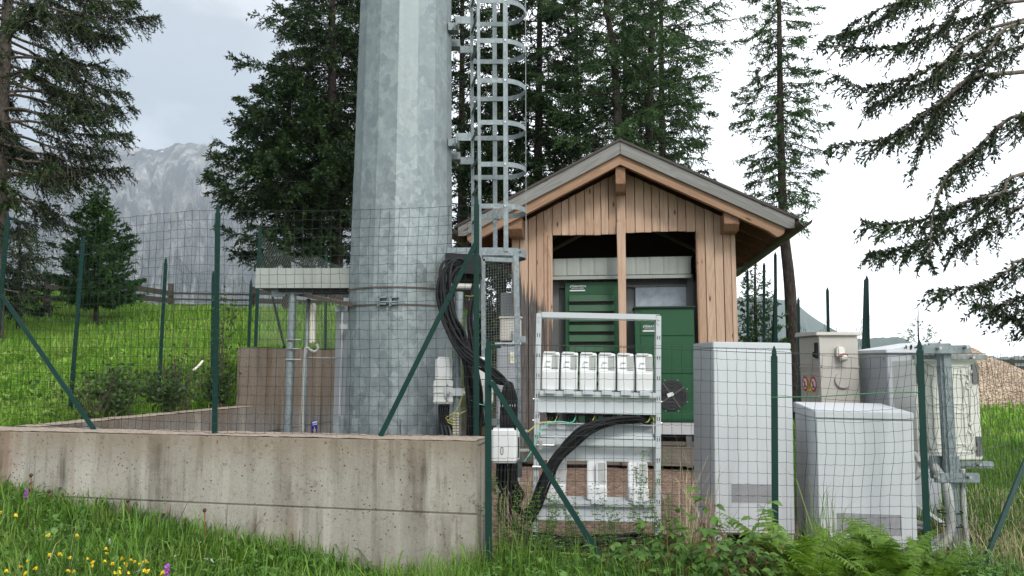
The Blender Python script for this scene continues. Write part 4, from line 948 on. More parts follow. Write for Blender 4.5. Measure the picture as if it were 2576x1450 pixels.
for s in (-1, 1):
    for y in (.03, .60): mb.box([s*(W/2-.055), y, zb_/2], (.09, .05, zb_))
mb.box([0, .60, zb_/2+.02], (W-.2, .02, zb_-.06)); lb('plinth_leg', mb, 'white', tc, split=True, bevel=.003)
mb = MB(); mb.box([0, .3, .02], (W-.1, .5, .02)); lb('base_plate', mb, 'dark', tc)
yaw = 7; fl = at(2058, 1356, 5.75)
lc = thing('low_cabinet', 'low white outdoor cabinet with sloping lid behind the ferns', 'cabinet', (fl[0], 5.75, .13), (0, R(.8), R(-yaw)))
W2 = .70; H2 = at(2052, 1034, 5.75)[2]-.13; zb2_ = .12
mb = MB(); mb.box([W2/2, .33, (zb2_+H2-.055)/2], (W2-.01, .64, H2-.055-zb2_)); lb('cabinet_body', mb, 'white', lc, bevel=.006)
mb = MB(); mb.hexa([[0, -.005, H2-.052], [W2, -.005, H2-.052], [W2, .67, H2-.052], [0, .67, H2-.052]], [[0, -.005, H2], [W2, -.005, H2], [W2, .67, H2+.035], [0, .67, H2+.035]]); lb('cabinet_lid', mb, 'white', lc, bevel=.005)
mb = MB(); mb.box([W2/2, .002, (zb2_+H2-.06)/2], (W2-.014, .012, H2-.06-zb2_-.01)); lb('door', mb, 'white', lc, bevel=.004)
mb = MB(); mb.box([.36, -.0055, zb2_+.175], (.45, .004, .15)); lb('vent_grille', mb, 'perf', lc)
mb = MB()
for x in (.06, W2-.06):
    for y in (.04, .60): mb.box([x, y, zb2_/2], (.10, .05, zb2_))
lb('plinth_leg', mb, 'white', lc, split=True, bevel=.003)
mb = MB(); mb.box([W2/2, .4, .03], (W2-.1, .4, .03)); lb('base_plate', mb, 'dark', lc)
# beige cabinet
BYY = 7.3; fl = at(2061, 900, BYY); fr_ = at(2160, 900, BYY); W3 = fr_[0]-fl[0]; H3 = at(2061, 845, BYY)[2]-.15
bc = thing('meter_cabinet', 'beige plastic cabinet with a power socket and round cover on its front', 'cabinet', (fl[0], BYY, .15))
D3 = .50
mb = MB(); mb.box([W3/2, D3/2, H3/2], (W3, D3, H3)); lb('cabinet_body', mb, 'beige', bc, bevel=.008)
mb = MB(); o_ = .035; mb.hexa([[-o_, -o_, H3+.002], [W3+o_, -o_, H3+.002], [W3+o_, D3+o_, H3+.002], [-o_, D3+o_, H3+.002]], [[-o_+.01, -o_+.01, H3+.035], [W3+o_-.01, -o_+.01, H3+.035], [W3+o_-.01, D3+o_-.01, H3+.05], [-o_+.01, D3+o_-.01, H3+.05]]); lb('cabinet_roof', mb, 'beige', bc, bevel=.006)
zz = lambda py: at(2100, py, BYY)[2]-.15
mb = MB(); mb.box([W3/2, -.004, zz(924)], (W3+.004, .006, .012)); mb.box([-.003, D3/2, zz(924)], (.006, D3, .01)); mb.box([-.003, D3/2, zz(932)], (.004, D3, .008)); mb.box([.014, -.004, H3/2], (.02, .006, H3-.01)); lb('seam_rib', mb, 'beige', bc)
cx_ = at(2119, 955, BYY)[0]-fl[0]; mb = MB(); mb.tube([[cx_, .001, zz(957)], [cx_, -.025, zz(957)]], .078, 32); lb('round_cover', mb, 'beige', bc, bevel=.004)
sx = at(2112, 900, BYY)[0]-fl[0]; so = MB(); so.box([sx-.005, -.03, zz(886)], (.075, .06, .10)); so = lb('power_socket', so, 'housing', bc, bevel=.012)
mb = MB(); mb.tube([[sx+.005, -.05, zz(893)], [sx+.012, -.075, zz(907)]], .036, 16); lb('socket_sleeve', mb, 'housing', so, smooth=True)
mb = MB(); mb.tube([[sx+.004, -.055, zz(895)], [sx+.007, -.062, zz(898)]], .047, 18); lb('socket_ring', mb, 'cap_red', so)
mb = MB(); mb.box([-.012, .035, zz(882)], (.024, .05, .15)); mb.box([-.02, .075, zz(892)], (.02, .03, .05)); lb('door_handle', mb, 'blackp', bc, bevel=.004)
def disc(y, z, ry, rz_, mat, x, name, par): 
    mb = MB(); t = np.arange(24)*2*math.pi/24; mb.prism(np.stack([0*t+x, y+ry*np.cos(t), z+rz_*np.sin(t)], -1), (.002, 0, 0)); return lb(name, mb, mat, par)
for y_, cc in ((.37, 0), (.16, 1)):
    d_ = disc(y_, zz(968), .075, .075, 'red', -.004, 'prohibition_sign', bc); disc(y_, zz(968), .055, .055, 'signwhite', -.006, 'sign_field', d_)
    mb = MB(); mb.beam([-.009, y_+.04, zz(968)+.04], [-.009, y_-.04, zz(968)-.04], .012, .002, (1, 0, 0)); lb('sign_bar', mb, 'red', d_)
    mb = MB(); mb.box([-.008, y_, zz(968)-.01], (.002, .02, .055)); mb.box([-.008, y_+.012, zz(968)+.015], (.002, .03, .012)); lb('pictogram', mb, 'blackp', d_)
mb = MB(); mb.prism([[-.004, .265-.06, zz(968)-.07], [-.004, .265+.06, zz(968)-.07], [-.004, .265, zz(968)+.065]], (.002, 0, 0)); w_ = lb('warning_triangle', mb, 'yellow', bc)
mb = MB(); mb.beam([-.006, .275, zz(968)+.03], [-.006, .26, zz(968)-.01], .008, .002, (1, 0, 0)); mb.beam([-.006, .27, zz(968)-.005], [-.006, .258, zz(968)-.05], .008, .002, (1, 0, 0)); lb('pictogram', mb, 'blackp', w_)
# grey slanted cabinet
GYY = 6.9; fl = at(2233, 930, GYY); fr_ = at(2352, 930, GYY); W4 = fr_[0]-fl[0]; H4 = at(2233, 889, GYY)[2]-.15
gc = thing('slant_cabinet', 'grey steel cabinet with a slanting paint-chipped roof behind the low cabinet', 'cabinet', (fl[0], GYY, .15))
mb = MB(); mb.box([W4/2, .3, H4/2], (W4, .6, H4)); lb('cabinet_body', mb, 'grey_paint', gc, bevel=.006)
mb = MB(); mb.hexa([[-.02, -.03, H4+.002], [W4+.02, -.03, H4+.002], [W4+.02, .63, H4+.002], [-.02, .63, H4+.002]], [[-.02, -.03, H4+.032], [W4+.02, -.03, H4+.105], [W4+.02, .63, H4+.105], [-.02, .63, H4+.032]]); rf4 = lb('cabinet_roof', mb, 'white', gc, bevel=.004)
mb = MB()
for k in range(13): x = W4*(.35+.05*k)+rc.uniform(-.01, .01); mb.box([x, -.0315, H4+.05+.02*k/13+rc.uniform(-.012, .012)], (rc.uniform(.006, .02), .002, rc.uniform(.012, .035)))
lb('chipped_paint', mb, 'dark', rf4)
mb = MB(); mb.box([.004, .05, H4/2], (.012, .08, H4-.02)); mb.tube([[-.012, .06, H4-.38], [.0, .06, H4-.38]], .014, 10); mb.tube([[-.012, .06, H4-.05], [.0, .06, H4-.05]], .010, 8); lb('door_edge', mb, 'grey_paint', gc)
# antenna housing on pole
AY = 5.95
pc0 = at(2402, 1395, 5.78)
ap = thing('antenna_post', 'square galvanised post carrying an off-white ribbed housing at the yard corner', 'post', (pc0[0], 5.78, .13))
ptop = at(2379, 872, 5.78); mb = MB(); mb.tube([[pc0[0], 5.78, .10], [pc0[0], 5.78, ptop[2]]], .047, 4); pp_ = mb
mb = MB(); mb.box([pc0[0], 5.78, (ptop[2]+.10)/2], (.085, .085, ptop[2]-.10)); mb.build('post_tube', MAT['galv'], ap, bevel=.018, seg=3)
mb = MB(); mb.box([pc0[0], 5.78, .135], (.2, .2, .012)); mb.build('base_plate', MAT['galv'], ap)
zc = at(2385, 872, 5.75)[2]; mb = MB(); mb.box([pc0[0]-.02, 5.71, at(2385, 880, 5.75)[2]], (.36, .03, .065)); mb.box([pc0[0], 5.83, at(2385, 880, 5.75)[2]], (.17, .03, .10)); mb.box([pc0[0], 5.70, at(2397, 1200, 5.75)[2]], (.33, .03, .07)); mb.box([pc0[0], 5.85, at(2397, 1180, 5.75)[2]], (.22, .03, .17)); mb.build('clamp', MAT['galv'], ap, split=True, bevel=.005)
mb = MB()
for px, py in ((2357, 876), (2425, 874), (2352, 1199), (2432, 1199)): c = at(px, py, 5.7); mb.tube([c-[0, .05, 0], c], .012, 6)
mb.build('clamp_bolt', MAT['steel'], ap, split=True)
ah = thing('antenna_housing', 'off-white ribbed plastic housing clamped to the square galvanised post', 'housing', at(2385, 1160, AY), (0, 0, 0))
z1, z0 = at(2385, 906, AY)[2], at(2385, 1158, AY)[2]; x0, x1 = at(2306, 1030, AY)[0], at(2466, 1030, AY)[0]; xc = (x0+x1)/2; W5 = x1-x0; HZ = z1-z0
mb = MB(); mb.box([xc, AY+.06, (z0+z1)/2], (W5, .12, HZ)); mb.box([xc+.02, AY+.27, (z0+z1)/2+.01], (W5*.98, .28, HZ*.96)); mb.build('housing_shell', MAT['housing'], ah, bevel=.008)
mb = MB(); zc_ = (z0+z1)/2
for dx in (-.34, .34): mb.box([xc+dx*W5, AY-.006, zc_], (.014, .012, HZ*.86))
for dx in (-.24, .24): mb.box([xc+dx*W5, AY-.005, zc_], (.010, .010, HZ*.8))
for dz in (-.42, -.34, -.03, .06, .36, .44): mb.box([xc, AY-.004, zc_+dz*HZ], (W5*.62, .008, .011))
for dx in (-.3, .3):
    for dz in (-.36, .38): mb.tube([[xc+dx*W5, AY+.001, zc_+dz*HZ], [xc+dx*W5, AY-.010, zc_+dz*HZ]], .03, 14)
    for dz in (-.22, .28, .22, -.14): mb.tube([[xc+dx*W5*1.05, AY+.001, zc_+dz*HZ], [xc+dx*W5*1.05, AY-.012, zc_+dz*HZ]], .012, 8)
mb.build('rib', MAT['housing'], ah, bevel=.002, seg=1)
mb = MB()
for s in (-1, 1):
    for dz in (.36, -.36): mb.box([xc+s*(W5/2-.030), AY-.006, zc_+dz*HZ], (.042, .016, HZ*.19))
mb.build('recess', MAT['shelter'], ah, split=True)
mb = MB()
for z in (z1+.02, z0-.025): mb.box([xc+.01, AY-.035, z], (W5+.07, .04, .035)); mb.box([xc+.01, AY-.035, z+(.03 if z > 1.2 else -.03)], (W5+.07, .04, .006))
mb.build('mounting_rail', MAT['galv'], ah, split=True, bevel=.003)
mb = MB()
for s in (-1, 1):
    for z in (z1+.02, z0-.025): mb.tube([[xc+s*W5*.34, AY-.09, z], [xc+s*W5*.34, AY-.05, z]], .011, 6)
    for z in (z1-.09, z0+.09): mb.tube([[xc+s*W5*.36, AY-.015, z], [xc+s*W5*.36, AY, z]], .018, 10)
mb.build('bolt', MAT['steel'], ah, split=True)
def corr(path, r, mb, step=.014):
    P = spline(path, 200); d = np.concatenate([[0], np.cumsum(np.linalg.norm(np.diff(P, axis=0), axis=1))]); m_ = max(6, int(d[-1]/step)); 
    s_ = np.linspace(0, d[-1], m_*2+1); Q = np.stack([np.interp(s_, d, P[:, k]) for k in range(3)], -1); rr = np.where(np.arange(len(s_)) % 2 == 0, r*.86, r*1.06); mb.tube(Q, rr, 8)
cr = thing('corrugated_hose', 'pale grey corrugated hoses running from the post along the ground to the low cabinet', 'hoses', at(2400, 1400, 5.7))
paths = [[at(2342, 1160, 5.9), at(2362, 1190, 5.8), at(2378, 1215, 5.72), at(2388, 1260, 5.68), at(2392, 1320, 5.68), at(2380, 1360, 5.68), at(2350, 1385, 5.68), at(2300, 1378, 5.7), at(2260, 1372, 5.8)],
         [at(2300, 1140, 6.0), at(2312, 1160, 5.95), at(2308, 1195, 5.92), at(2280, 1205, 5.98)],
         [at(2421, 1180, 5.78), at(2423, 1260, 5.76), at(2428, 1330, 5.75), at(2434, 1380, 5.74), at(2450, 1410, 5.72)],
         [at(2376, 1350, 5.8), at(2340, 1362, 5.85), at(2300, 1362, 5.9), at(2260, 1358, 5.95)], [at(2370, 1358, 5.74), at(2335, 1374, 5.8), at(2300, 1370, 5.85), at(2260, 1362, 5.9)], [at(2330, 1322, 6.1), at(2300, 1316, 6.1), at(2270, 1322, 6.1)], [at(2330, 1332, 6.1), at(2300, 1328, 6.1), at(2270, 1334, 6.1)]]
for p_, r_ in zip(paths, (.033, .026, .022, .028, .028, .024, .024)): mb = MB(); corr(p_, r_, mb); mb.build('hose', MAT['conduit'], cr, True)
mb = MB(); c = at(2397, 1292, 5.72); 
for py in (1291, 1325): c = at(2398, py, 5.70); t = np.linspace(0, 2*math.pi, 20); mb.tube(np.stack([c[0]+.085*np.cos(t), c[1]+.04+.075*np.sin(t), 0*t+c[2]], -1), .005, 5, False)
o = mb.build('cable_tie', MAT['blackp'], cr, split=True)
mb = MB(); P = [at(2290, 1265, 6.3), at(2300, 1262, 6.5), at(2380, 1318, 6.2), at(2372, 1322, 6.05)]; mb.prism(P, (0, 0, .006)); o = mb.build('metal_cover', MAT['sheetband'], None); tag(o, 'tilted pale metal cover lying between the low cabinet and the post', 'metal plate')
mb = MB(); c = at(2480, 1365, 5.6); mb.box([c[0], 5.62, .19], (.2, .16, .01), Matrix.Rotation(.25, 3, 'Y')); o = mb.build('metal_scrap', MAT['plate'], None); tag(o, 'small grey metal sheet lying in the grass right of the square post', 'metal plate')
# ------------------------------------------------------------------ fences
def tpost(p, q, w=.042, mat='post', parent=None, name='post', tip=.075):
    p = np.array(p, float); q = np.array(q, float); d = nrm(q-p); sx = np.array([1., 0, 0]); sx = nrm(sx-d*(sx @ d)); sy = np.cross(d, sx)
    t = .006; prof = [(-w/2, -t), (w/2, -t), (w/2, 0), (t/2, 0), (t/2, w*.8), (-t/2, w*.8), (-t/2, 0), (-w/2, 0)]
    mb = MB(); b = [p+sx*a+sy*c for a, c in prof]; mb.prism(b, (q-p)-d*tip)
    e = q-d*tip; v = [e+sx*(-w/2)+sy*-t, e+sx*(w/2)+sy*-t, e+sx*(w/2), e+sx*(-w/2)]; n_ = e+d*.012; k = [.3, .62]
    mb.hexa(v, [n_+sx*(-w*.32)+sy*-t, n_+sx*(w*.32)+sy*-t, n_+sx*(w*.32), n_+sx*(-w*.32)])
    mb.hexa([n_+sx*(-w*.36)+sy*-t, n_+sx*(w*.36)+sy*-t, n_+sx*(w*.36), n_+sx*(-w*.36)], [q-d*.04+sx*(-w*.36)+sy*-t, q-d*.04+sx*(w*.36)+sy*-t, q-d*.04+sx*(w*.36), q-d*.04+sx*(-w*.36)])
    mb.hexa([q-d*.04+sx*(-w*.36)+sy*-t, q-d*.04+sx*(w*.36)+sy*-t, q-d*.04+sx*(w*.36), q-d*.04+sx*(-w*.36)], [q+sx*-.003+sy*-t, q+sx*.003+sy*-t, q+sx*.003, q-sx*.003])
    return mb.build(name, MAT[mat], parent)
rw = np.random.default_rng(21)
def wire_panel(name, fn, nu, nv, r, mat, parent, jit_=.005, sub=1):
    J = rw.normal(0, jit_, (nu+1, nv+1, 3)); mb = MB()
    G = np.array([[fn(i/nu, j/nv) for j in range(nv+1)] for i in range(nu+1)])+J
    for i in range(nu+1): mb.tube(G[i], r, 3, False)
    for j in range(nv+1):
        P = G[:, j]
        if sub > 1:
            t = np.linspace(0, nu, nu*sub+1); P = np.stack([np.interp(t, np.arange(nu+1), P[:, k]) for k in range(3)], -1); P[:, 2] += np.where(np.arange(len(P)) % 2 == 0, .002, -.002)
        mb.tube(P, r*(1.0 if 0 < j < nv else 1.15), 3, False)
    return mb.build(name, MAT[mat], parent)
def brace(p, q, parent, w=.038):
    mb = MB(); mb.beam(p, q, w, .010, (0, 1, 0)); mb.beam(np.array(p)+[0, .016, 0], np.array(q)+[0, .016, 0], .006, .03, (0, 1, 0)); return mb.build('brace', MAT['post'], parent)
# fence standing on the low concrete wall
pb = [onz(-25, 1063, WT), onz(540, 1092, WT), onz(1198, 1099, WT)]
fw = thing('wire_fence', 'green wire fence standing on the low concrete wall in front of the mast', 'fence', pb[1])
tops = [at(21, 536, pb[0][1]-.02), at(549, 515, pb[1][1]), at(1199, 492, pb[2][1])]
for p, q in zip(pb, tops): tpost(p-[0, 0, .003], q, parent=fw)
mb = MB(); mb.box(at(32, 552, pb[0][1]), (.09, .01, .02)); mb.build('wire_arm', MAT['post'], fw)
brace(at(3, 742, pb[0][1]-.03), onz(236, 1080, WT+.01), fw); mb = MB(); c = onz(230, 1079, WT+.004); mb.box(c, (.12, .05, .02)); mb.build('brace_foot', MAT['galv'], fw)
brace(at(1197, 612, pb[2][1]-.03), onz(957, 1098, WT+.005), fw)
mt = [at(-20, 560, pb[0][1]-.06), at(549, 527, pb[1][1]-.06), at(1197, 516, pb[2][1]-.06)]
xs_ = [pb[0][0], pb[1][0], pb[2][0]]
def fwf(u, v):
    x = xs_[0]+(xs_[2]-xs_[0])*u; lo = np.array([np.interp(x, xs_, [p[k] for p in pb]) for k in range(3)])+[0, -.055, .012]; hi = np.array([np.interp(x, xs_, [p[k] for p in mt]) for k in range(3)])
    p = lo+(hi-lo)*v; p[2] -= .025*math.sin(math.pi*(u*2 % 1))*v; p[0] += .02*math.sin(v*5+u*9)*v; p[1] += .03*math.sin(u*23)*math.sin(v*3); return p
Lf = np.linalg.norm(pb[2]-pb[0]); wire_panel('wire_mesh', fwf, int(Lf/.0765), 24, .0017, 'wire', fw, .0022, 2)
# fence on the side wall
pb2 = [onz(175, 1052, WT), onz(397, 1033, WT), onz(533, 1022, WT), onz(620, 1010, WT)]
f2 = thing('wire_fence', 'green wire fence on top of the side wall in front of the meadow', 'fence', pb2[0])
tp2 = [at(211, 592, pb2[0][1]), at(418, 648, pb2[1][1]), at(537, 682, pb2[2][1]), at(632, 703, pb2[3][1])]
for p, q in zip(pb2, tp2):
    tpost(p-[0, 0, .003], q, parent=f2); mb = MB(); mb.box(p+[0, 0, .004], (.15, .10, .012)); mb.build('foot_plate', MAT['post'], f2, bevel=.003)
pa_ = [pb[0]]+pb2; ta_ = [mt[0]]+[t-[0, 0, .04] for t in tp2]
ys_ = [p[1] for p in pa_]
def f2f(u, v):
    y = ys_[0]+(ys_[-1]-ys_[0])*u; lo = np.array([np.interp(y, ys_, [p[k] for p in pa_]) for k in range(3)])+[.02, 0, .02]; hi = np.array([np.interp(y, ys_, [p[k] for p in ta_]) for k in range(3)])
    p = lo+(hi-lo)*v; p[0] += .06*math.sin(u*17)*v*v; p[2] += .05*math.sin(u*29)*v**3; return p
wire_panel('wire_mesh', f2f, 42, 17, .0015, 'wire_dark', f2, .010)
# chain link on the high wall
cb = [onz(643, 872, 1.805), onz(818, 880, 1.805)]; cb.append(cb[1]+(cb[1]-cb[0])*1.0); cb[2][2] = 1.805
f3 = thing('chain_link_fence', 'green chain link fence with sagging top on the high wall behind the cable tray', 'fence', cb[0])
ct = [at(655, 563, cb[0][1]), at(821, 630, cb[1][1]), cb[2]+[0, 0, 1.5]]
for p, q in zip(cb, ct): tpost(p-[0, 0, .003], q, parent=f3)
brace(at(657, 625, cb[0][1]+.05), onz(716, 876, 1.81), f3, .03)
mb = MB(); Lc = np.linalg.norm((cb[2]-cb[0])[:2]); dd = nrm(cb[2]-cb[0]); pit = .062; hgt = lambda s: 1.42-.13*math.sin(math.pi*min(1, s/1.8))-.06*s/Lc*2
n1 = int(Lc/pit); 
for i in range(-24, n1+1):
    for sg_ in (1, -1):
        pts = []
        for k in range(0, 47):
            s = i*pit+k*pit*.5 if sg_ == 1 else (i+24)*pit-k*pit*.5; z = k*pit*.5
            if 0 <= s <= Lc and z <= hgt(s): pts.append(cb[0]+dd*s+[.004*sg_, 0, z+.02])
        if len(pts) > 1: mb.tube(pts, .0014, 3, False)
mb.build('wire_mesh', MAT['wire_grey'], f3)
# fence along the front of the yard
FY = 5.22
fp = [(1229, 1400, 850, FY), (1950, 1385, 871, 5.36), (2334, 1400, 856, FY)]
ff = thing('wire_fence', 'green wire fence along the front of the equipment yard', 'fence', at(1229, 1400, FY))
for x, yb, yt, Y in fp:
    q = at(x-1 if x < 1300 else (1947 if x < 2000 else 2312), yt, Y); p = at(x, yb, Y); d = nrm(p-q); p = p+d*.12; tpost(p, q, .046, parent=ff)
mb = MB(); mb.box(at(1247, 873, FY-.005), (.07, .012, .02)); mb.build('wire_arm', MAT['post'], ff)
brace(at(1236, 960, FY-.03), at(1512, 1405, FY-.1), ff)
def fff(u, v):
    px = 1229+(2322-1229)*u; Y = FY+.05+.09*sm(0, .62, u)*(1-sm(.66, 1, u)); yt = np.interp(px, [1229, 1700, 1948, 2060, 2150, 2240, 2322], [870, 868, 882, 897, 904, 898, 888])
    lo = at(px, 1420, Y); hi = at(px-8 if px > 1800 else px, yt, Y); p = lo+(hi-lo)*v
    w = sm(.68, .74, u)*(1-sm(.93, .99, u)); p[0] += .075*w*sm(.72, 1, v)-.02*w*sm(.5, .72, v)*(1-sm(.72, .9, v)); p[1] += .05*w*math.sin(v*7); p[2] += .006*math.sin(u*7+v*2); return p
wire_panel('wire_mesh', fff, 45, 19, .0015, 'wire', ff, .0014, 2)
mb = MB(); mb.tube(spline([at(1940, 1000, FY), at(2060, 998, FY+.02), at(2200, 990, FY), at(2312, 987, FY-.02)], 20), .0042, 6); mb.build('plastic_rod', paint('bright_green_rod', lin(40,112,68), .4), ff, True)
mb = MB(); mb.tube(spline([at(1230, 866, FY), at(1500, 872, 5.3), at(1700, 878, 5.3), at(1948, 889, 5.33), at(2313, 892, FY-.02)], 40), .0022, 4); mb.build('top_wire', MAT['wire_dark'], ff)
# fence on the right running away from the corner
c0 = at(2334, 1400, FY); dR = nrm(np.array([1, .8, 0]))
fs = thing('wire_fence', 'green wire fence running away to the right from the corner post', 'fence', c0+dR*1.2)
def fsf(u, v):
    p = np.array(c0)+dR*u*3.4; z0 = float(h(p[0], p[1]))-.03; p[2] = z0+(1.62-.06*math.sin(u*9)-z0)*v; p[0] += .02*math.sin(v*6+u*11); return p
wire_panel('wire_mesh', fsf, 46, 20, .0016, 'wire_dark', fs, .008)
p = c0+dR*2.6; p[2] = .05; tpost(p, p+[0, 0, 1.75], .046, parent=fs); brace(p+[0, -.03, 1.25], at(2455, 1475, 5.0), fs, .036)
# posts and mesh behind the yard
def back_fence(label, spec, name='wire_fence'):
    t = None; P = []
    for x0, yt, x1, Y in spec:
        q = at(x0, yt, Y); p = at(x1, 914, Y); p[2] = float(h(p[0], p[1]))-.05; P.append((p, q))
    t = thing(name, label, 'fence', P[0][0]); 
    for p, q in P: tpost(p, q, .045, parent=t, tip=.05)
    n = len(P); 
    def fn(u, v):
        k = min(n-2, int(u*(n-1))); f = u*(n-1)-k; lo = P[k][0]*(1-f)+P[k+1][0]*f; hi = P[k][1]*(1-f)+P[k+1][1]*f; hi = hi-[0, 0, .45+.25*math.sin(math.pi*f)]; return lo+(hi-lo)*v
    wire_panel('wire_mesh', fn, 22*(n-1), 22, .002, 'wire_dark', t, .012); return t, P
t, P = back_fence('tall green fence with bare posts receding behind the slanted and beige cabinets', [(2180, 693, 2177, 9.5), (2081, 723, 2080, 11.0), (2008, 748, 2006, 12.7)])
brace(P[0][1]+[-.02, -.02, -.06], at(2152, 914, 9.2)*[1, 1, 0]+[0, 0, .3], t, .05)
t, P = back_fence('tall green fence close to the right side of the wooden hut', [(1950, 634, 1946, 11.0), (1922, 660, 1913, 12.3), (1880, 677, 1876, 13.4)])
brace(P[0][1]+[.0, .05, -.55], at(1925, 914, 11.3)*[1, 1, 0]+[0, 0, .3], t, .04)
# wooden rail fences
def rail_fence(label, secs, posts):
    t = thing('rail_fence', label, 'fence', posts[0][0])
    for p, q, w in posts: mb = MB(); mb.beam(p, q, w, w*.8, (0, 1, 0)); mb.build('post', MAT['rail_wood'], t, bevel=.01)
    for a, b, w in secs: mb = MB(); mb.beam(a, b, .045, w, (0, 0, 1)); mb.build('rail', MAT['rail_wood'], t)
    return t
S = []; Pp = []
def gp_(x, Y): a = at(x, 800, Y); a[2] = float(h(a[0], a[1])); return a
for x, Y, yt in ((120, 16.5, 690), (268, 17.5, 703), (430, 20, 714), (640, 22, 722), (845, 22.5, 728)):
    a = gp_(x, Y)-[0, 0, .1]; Pp.append((a, at(x, yt, Y), .12))
for (x0, Y0, ya), (x1, Y1, yb), w in (((60, 16, 695), (268, 17.5, 706), .12), ((60, 16, 722), (268, 17.5, 730), .12), ((60, 16, 750), (268, 17.5, 756), .12), ((262, 17.4, 712), (436, 20, 740), .13), ((262, 17.4, 741), (436, 20, 757), .13), ((262, 17.4, 768), (436, 20, 778), .12),
    ((425, 20.1, 738), (640, 22, 742), .05), ((425, 20.1, 753), (640, 22, 756), .05), ((425, 20.1, 768), (640, 22, 769), .05), ((632, 22, 735), (900, 22.6, 744), .15), ((632, 22, 757), (900, 22.6, 765), .15), ((632, 22, 781), (900, 22.6, 788), .14)):
    S.append((at(x0, ya, Y0-.05), at(x1, yb, Y1-.05), w))
rail_fence('weathered wooden rail fence along the top of the meadow', S, Pp)
S = []; Pp = []
for x, Y in ((2475, 34), (2545, 33), (2640, 32)): a = gp_(x, Y); Pp.append((a-[0, 0, .1], at(x, 902, Y), .14))
for ya, yb in ((908, 912), (923, 929)): S.append((at(2450, ya, 33.9), at(2680, yb, 31.5), .16))
rail_fence('weathered wooden rail fence behind the wood chip pile', S, Pp)
# wood chip pile
n_ = 70; a0 = at(2440, 960, 21); pk = EYE+(914-862)/F*21
rr, tt = np.linspace(0, 1, n_), np.linspace(0, 2*math.pi, n_); V = []
for r_ in rr:
    for t in tt:
        x = a0[0]-.1+3.0*r_*math.cos(t); y = 21+2.2*r_*math.sin(t); g_ = float(h(x, y)); top = max(0, (1-r_)**.95); z = g_+(pk-float(h(a0[0], 21)))*top+.22*(fbm(x*1.6, y*1.6, 4, 5)-.5)*min(1, (1-r_)*4)-.03; V.append([x, y, z])
mb = MB(); mb.sheet(np.array(V), n_, n_); o = mb.build('wood_chip_pile', MAT['chips'], None, True); tag(o, 'brown heap of wood chips in the grass behind the antenna post', 'wood chips')
# ------------------------------------------------------------------ trees
def quads(P, D, L, W, rng):
    n = len(P); S = nrm(np.cross(D, nrm(rng.normal(0, 1, (n, 3)))))
    W = W[:, None]; L = L[:, None]
    V = np.stack([P, P+D*L*.45+S*W/2, P+D*L, P+D*L*.45-S*W/2], 1).reshape(-1, 3)
    return V, np.arange(4*n).reshape(n, 4)
class Foliage:
    def __init__(s): s.P = []; s.D = []; s.L = []; s.W = []
    def add(s, P, D, L, W): s.P.append(P); s.D.append(D); s.L.append(L); s.W.append(W)
    def build(s, name, mat, parent, rng):
        V, Fc = quads(np.vstack(s.P), np.vstack(s.D), np.concatenate(s.L), np.concatenate(s.W), rng); return npmesh(name, V, Fc, mat, parent)
def foliate_limb(fol, path, rng, tw, mb=None, dens=14, tl=.5, droop=.5, step=.03, nl=(.07, .11), nw=.03, start=.15, tipfrac=.35, fan=.9):
    """grow side twigs and needle shoots along one limb (path: k x 3)"""
    d = np.concatenate([[0], np.cumsum(np.linalg.norm(np.diff(path, axis=0), axis=1))]); L = d[-1]
    T = max(3, int(L*dens)); cl = rng.uniform(start, 1.0, max(2, int(L*3.4))); s = np.clip(np.where(rng.random(T) < .72, cl[rng.integers(0, len(cl), T)]+rng.normal(0, .035, T), rng.uniform(start, 1, T)), start*.8, 1)*L; base = np.stack([np.interp(s, d, path[:, k]) for k in range(3)], -1)
    e = .02*L; tan = nrm(np.stack([np.interp(np.minimum(s+e, L), d, path[:, k])-np.interp(np.maximum(s-e, 0), d, path[:, k]) for k in range(3)], -1))
    side = nrm(np.cross(tan, np.array([0, 0, 1.])))*rng.choice([-1, 1], T)[:, None]; u = s/L
    ln = tl*(.35+.9*(1-u)**.8)*np.minimum(1, .45+u*2.2)*rng.uniform(.5, 1.1, T)*min(1, L/1.2+.2)
    dr = nrm(tan*rng.uniform(.5, 1.0, T)[:, None]+side*rng.uniform(.4, 1.0, T)[:, None]*fan+rng.normal(0, .18, (T, 3)))
    K = max(4, int(tl/step*.9)); f = (np.arange(K)+.5)/K
    pos = base[:, None]+dr[:, None]*(ln[:, None]*f)[..., None]; pos[..., 2] -= droop*ln[:, None]*f**1.6
    td = dr[:, None]+np.zeros_like(pos); td[..., 2] -= droop*1.6*f**.6; td = nrm(td)
    if mb is not None:
        for k in range(0, T): 
            if ln[k] > tl*.3: mb.tube(np.vstack([base[k], pos[k, K//2], pos[k, -1]]), [tw, tw*.7, tw*.3], 3, False)
    keep = rng.random((T, K)) < np.clip(ln[:, None]/tl*1.7, .3, 1)
    P = pos[keep]; D = td[keep]; n = len(P)
    D2 = nrm(D*.8+rng.normal(0, .55, (n, 3))); fol.add(P, D2, rng.uniform(*nl, n), np.full(n, nw)*rng.uniform(.7, 1.2, n))
    # shoots at the limb tip
    m = int(L*tipfrac/step*1.2)+4; s = rng.uniform(1-tipfrac, 1.02, m)*L; P = np.stack([np.interp(s, d, path[:, k]) for k in range(3)], -1); D = nrm(nrm(path[-1]-path[-2])[None]*.8+rng.normal(0, .5, (m, 3))); fol.add(P, D, rng.uniform(*nl, m), np.full(m, nw))
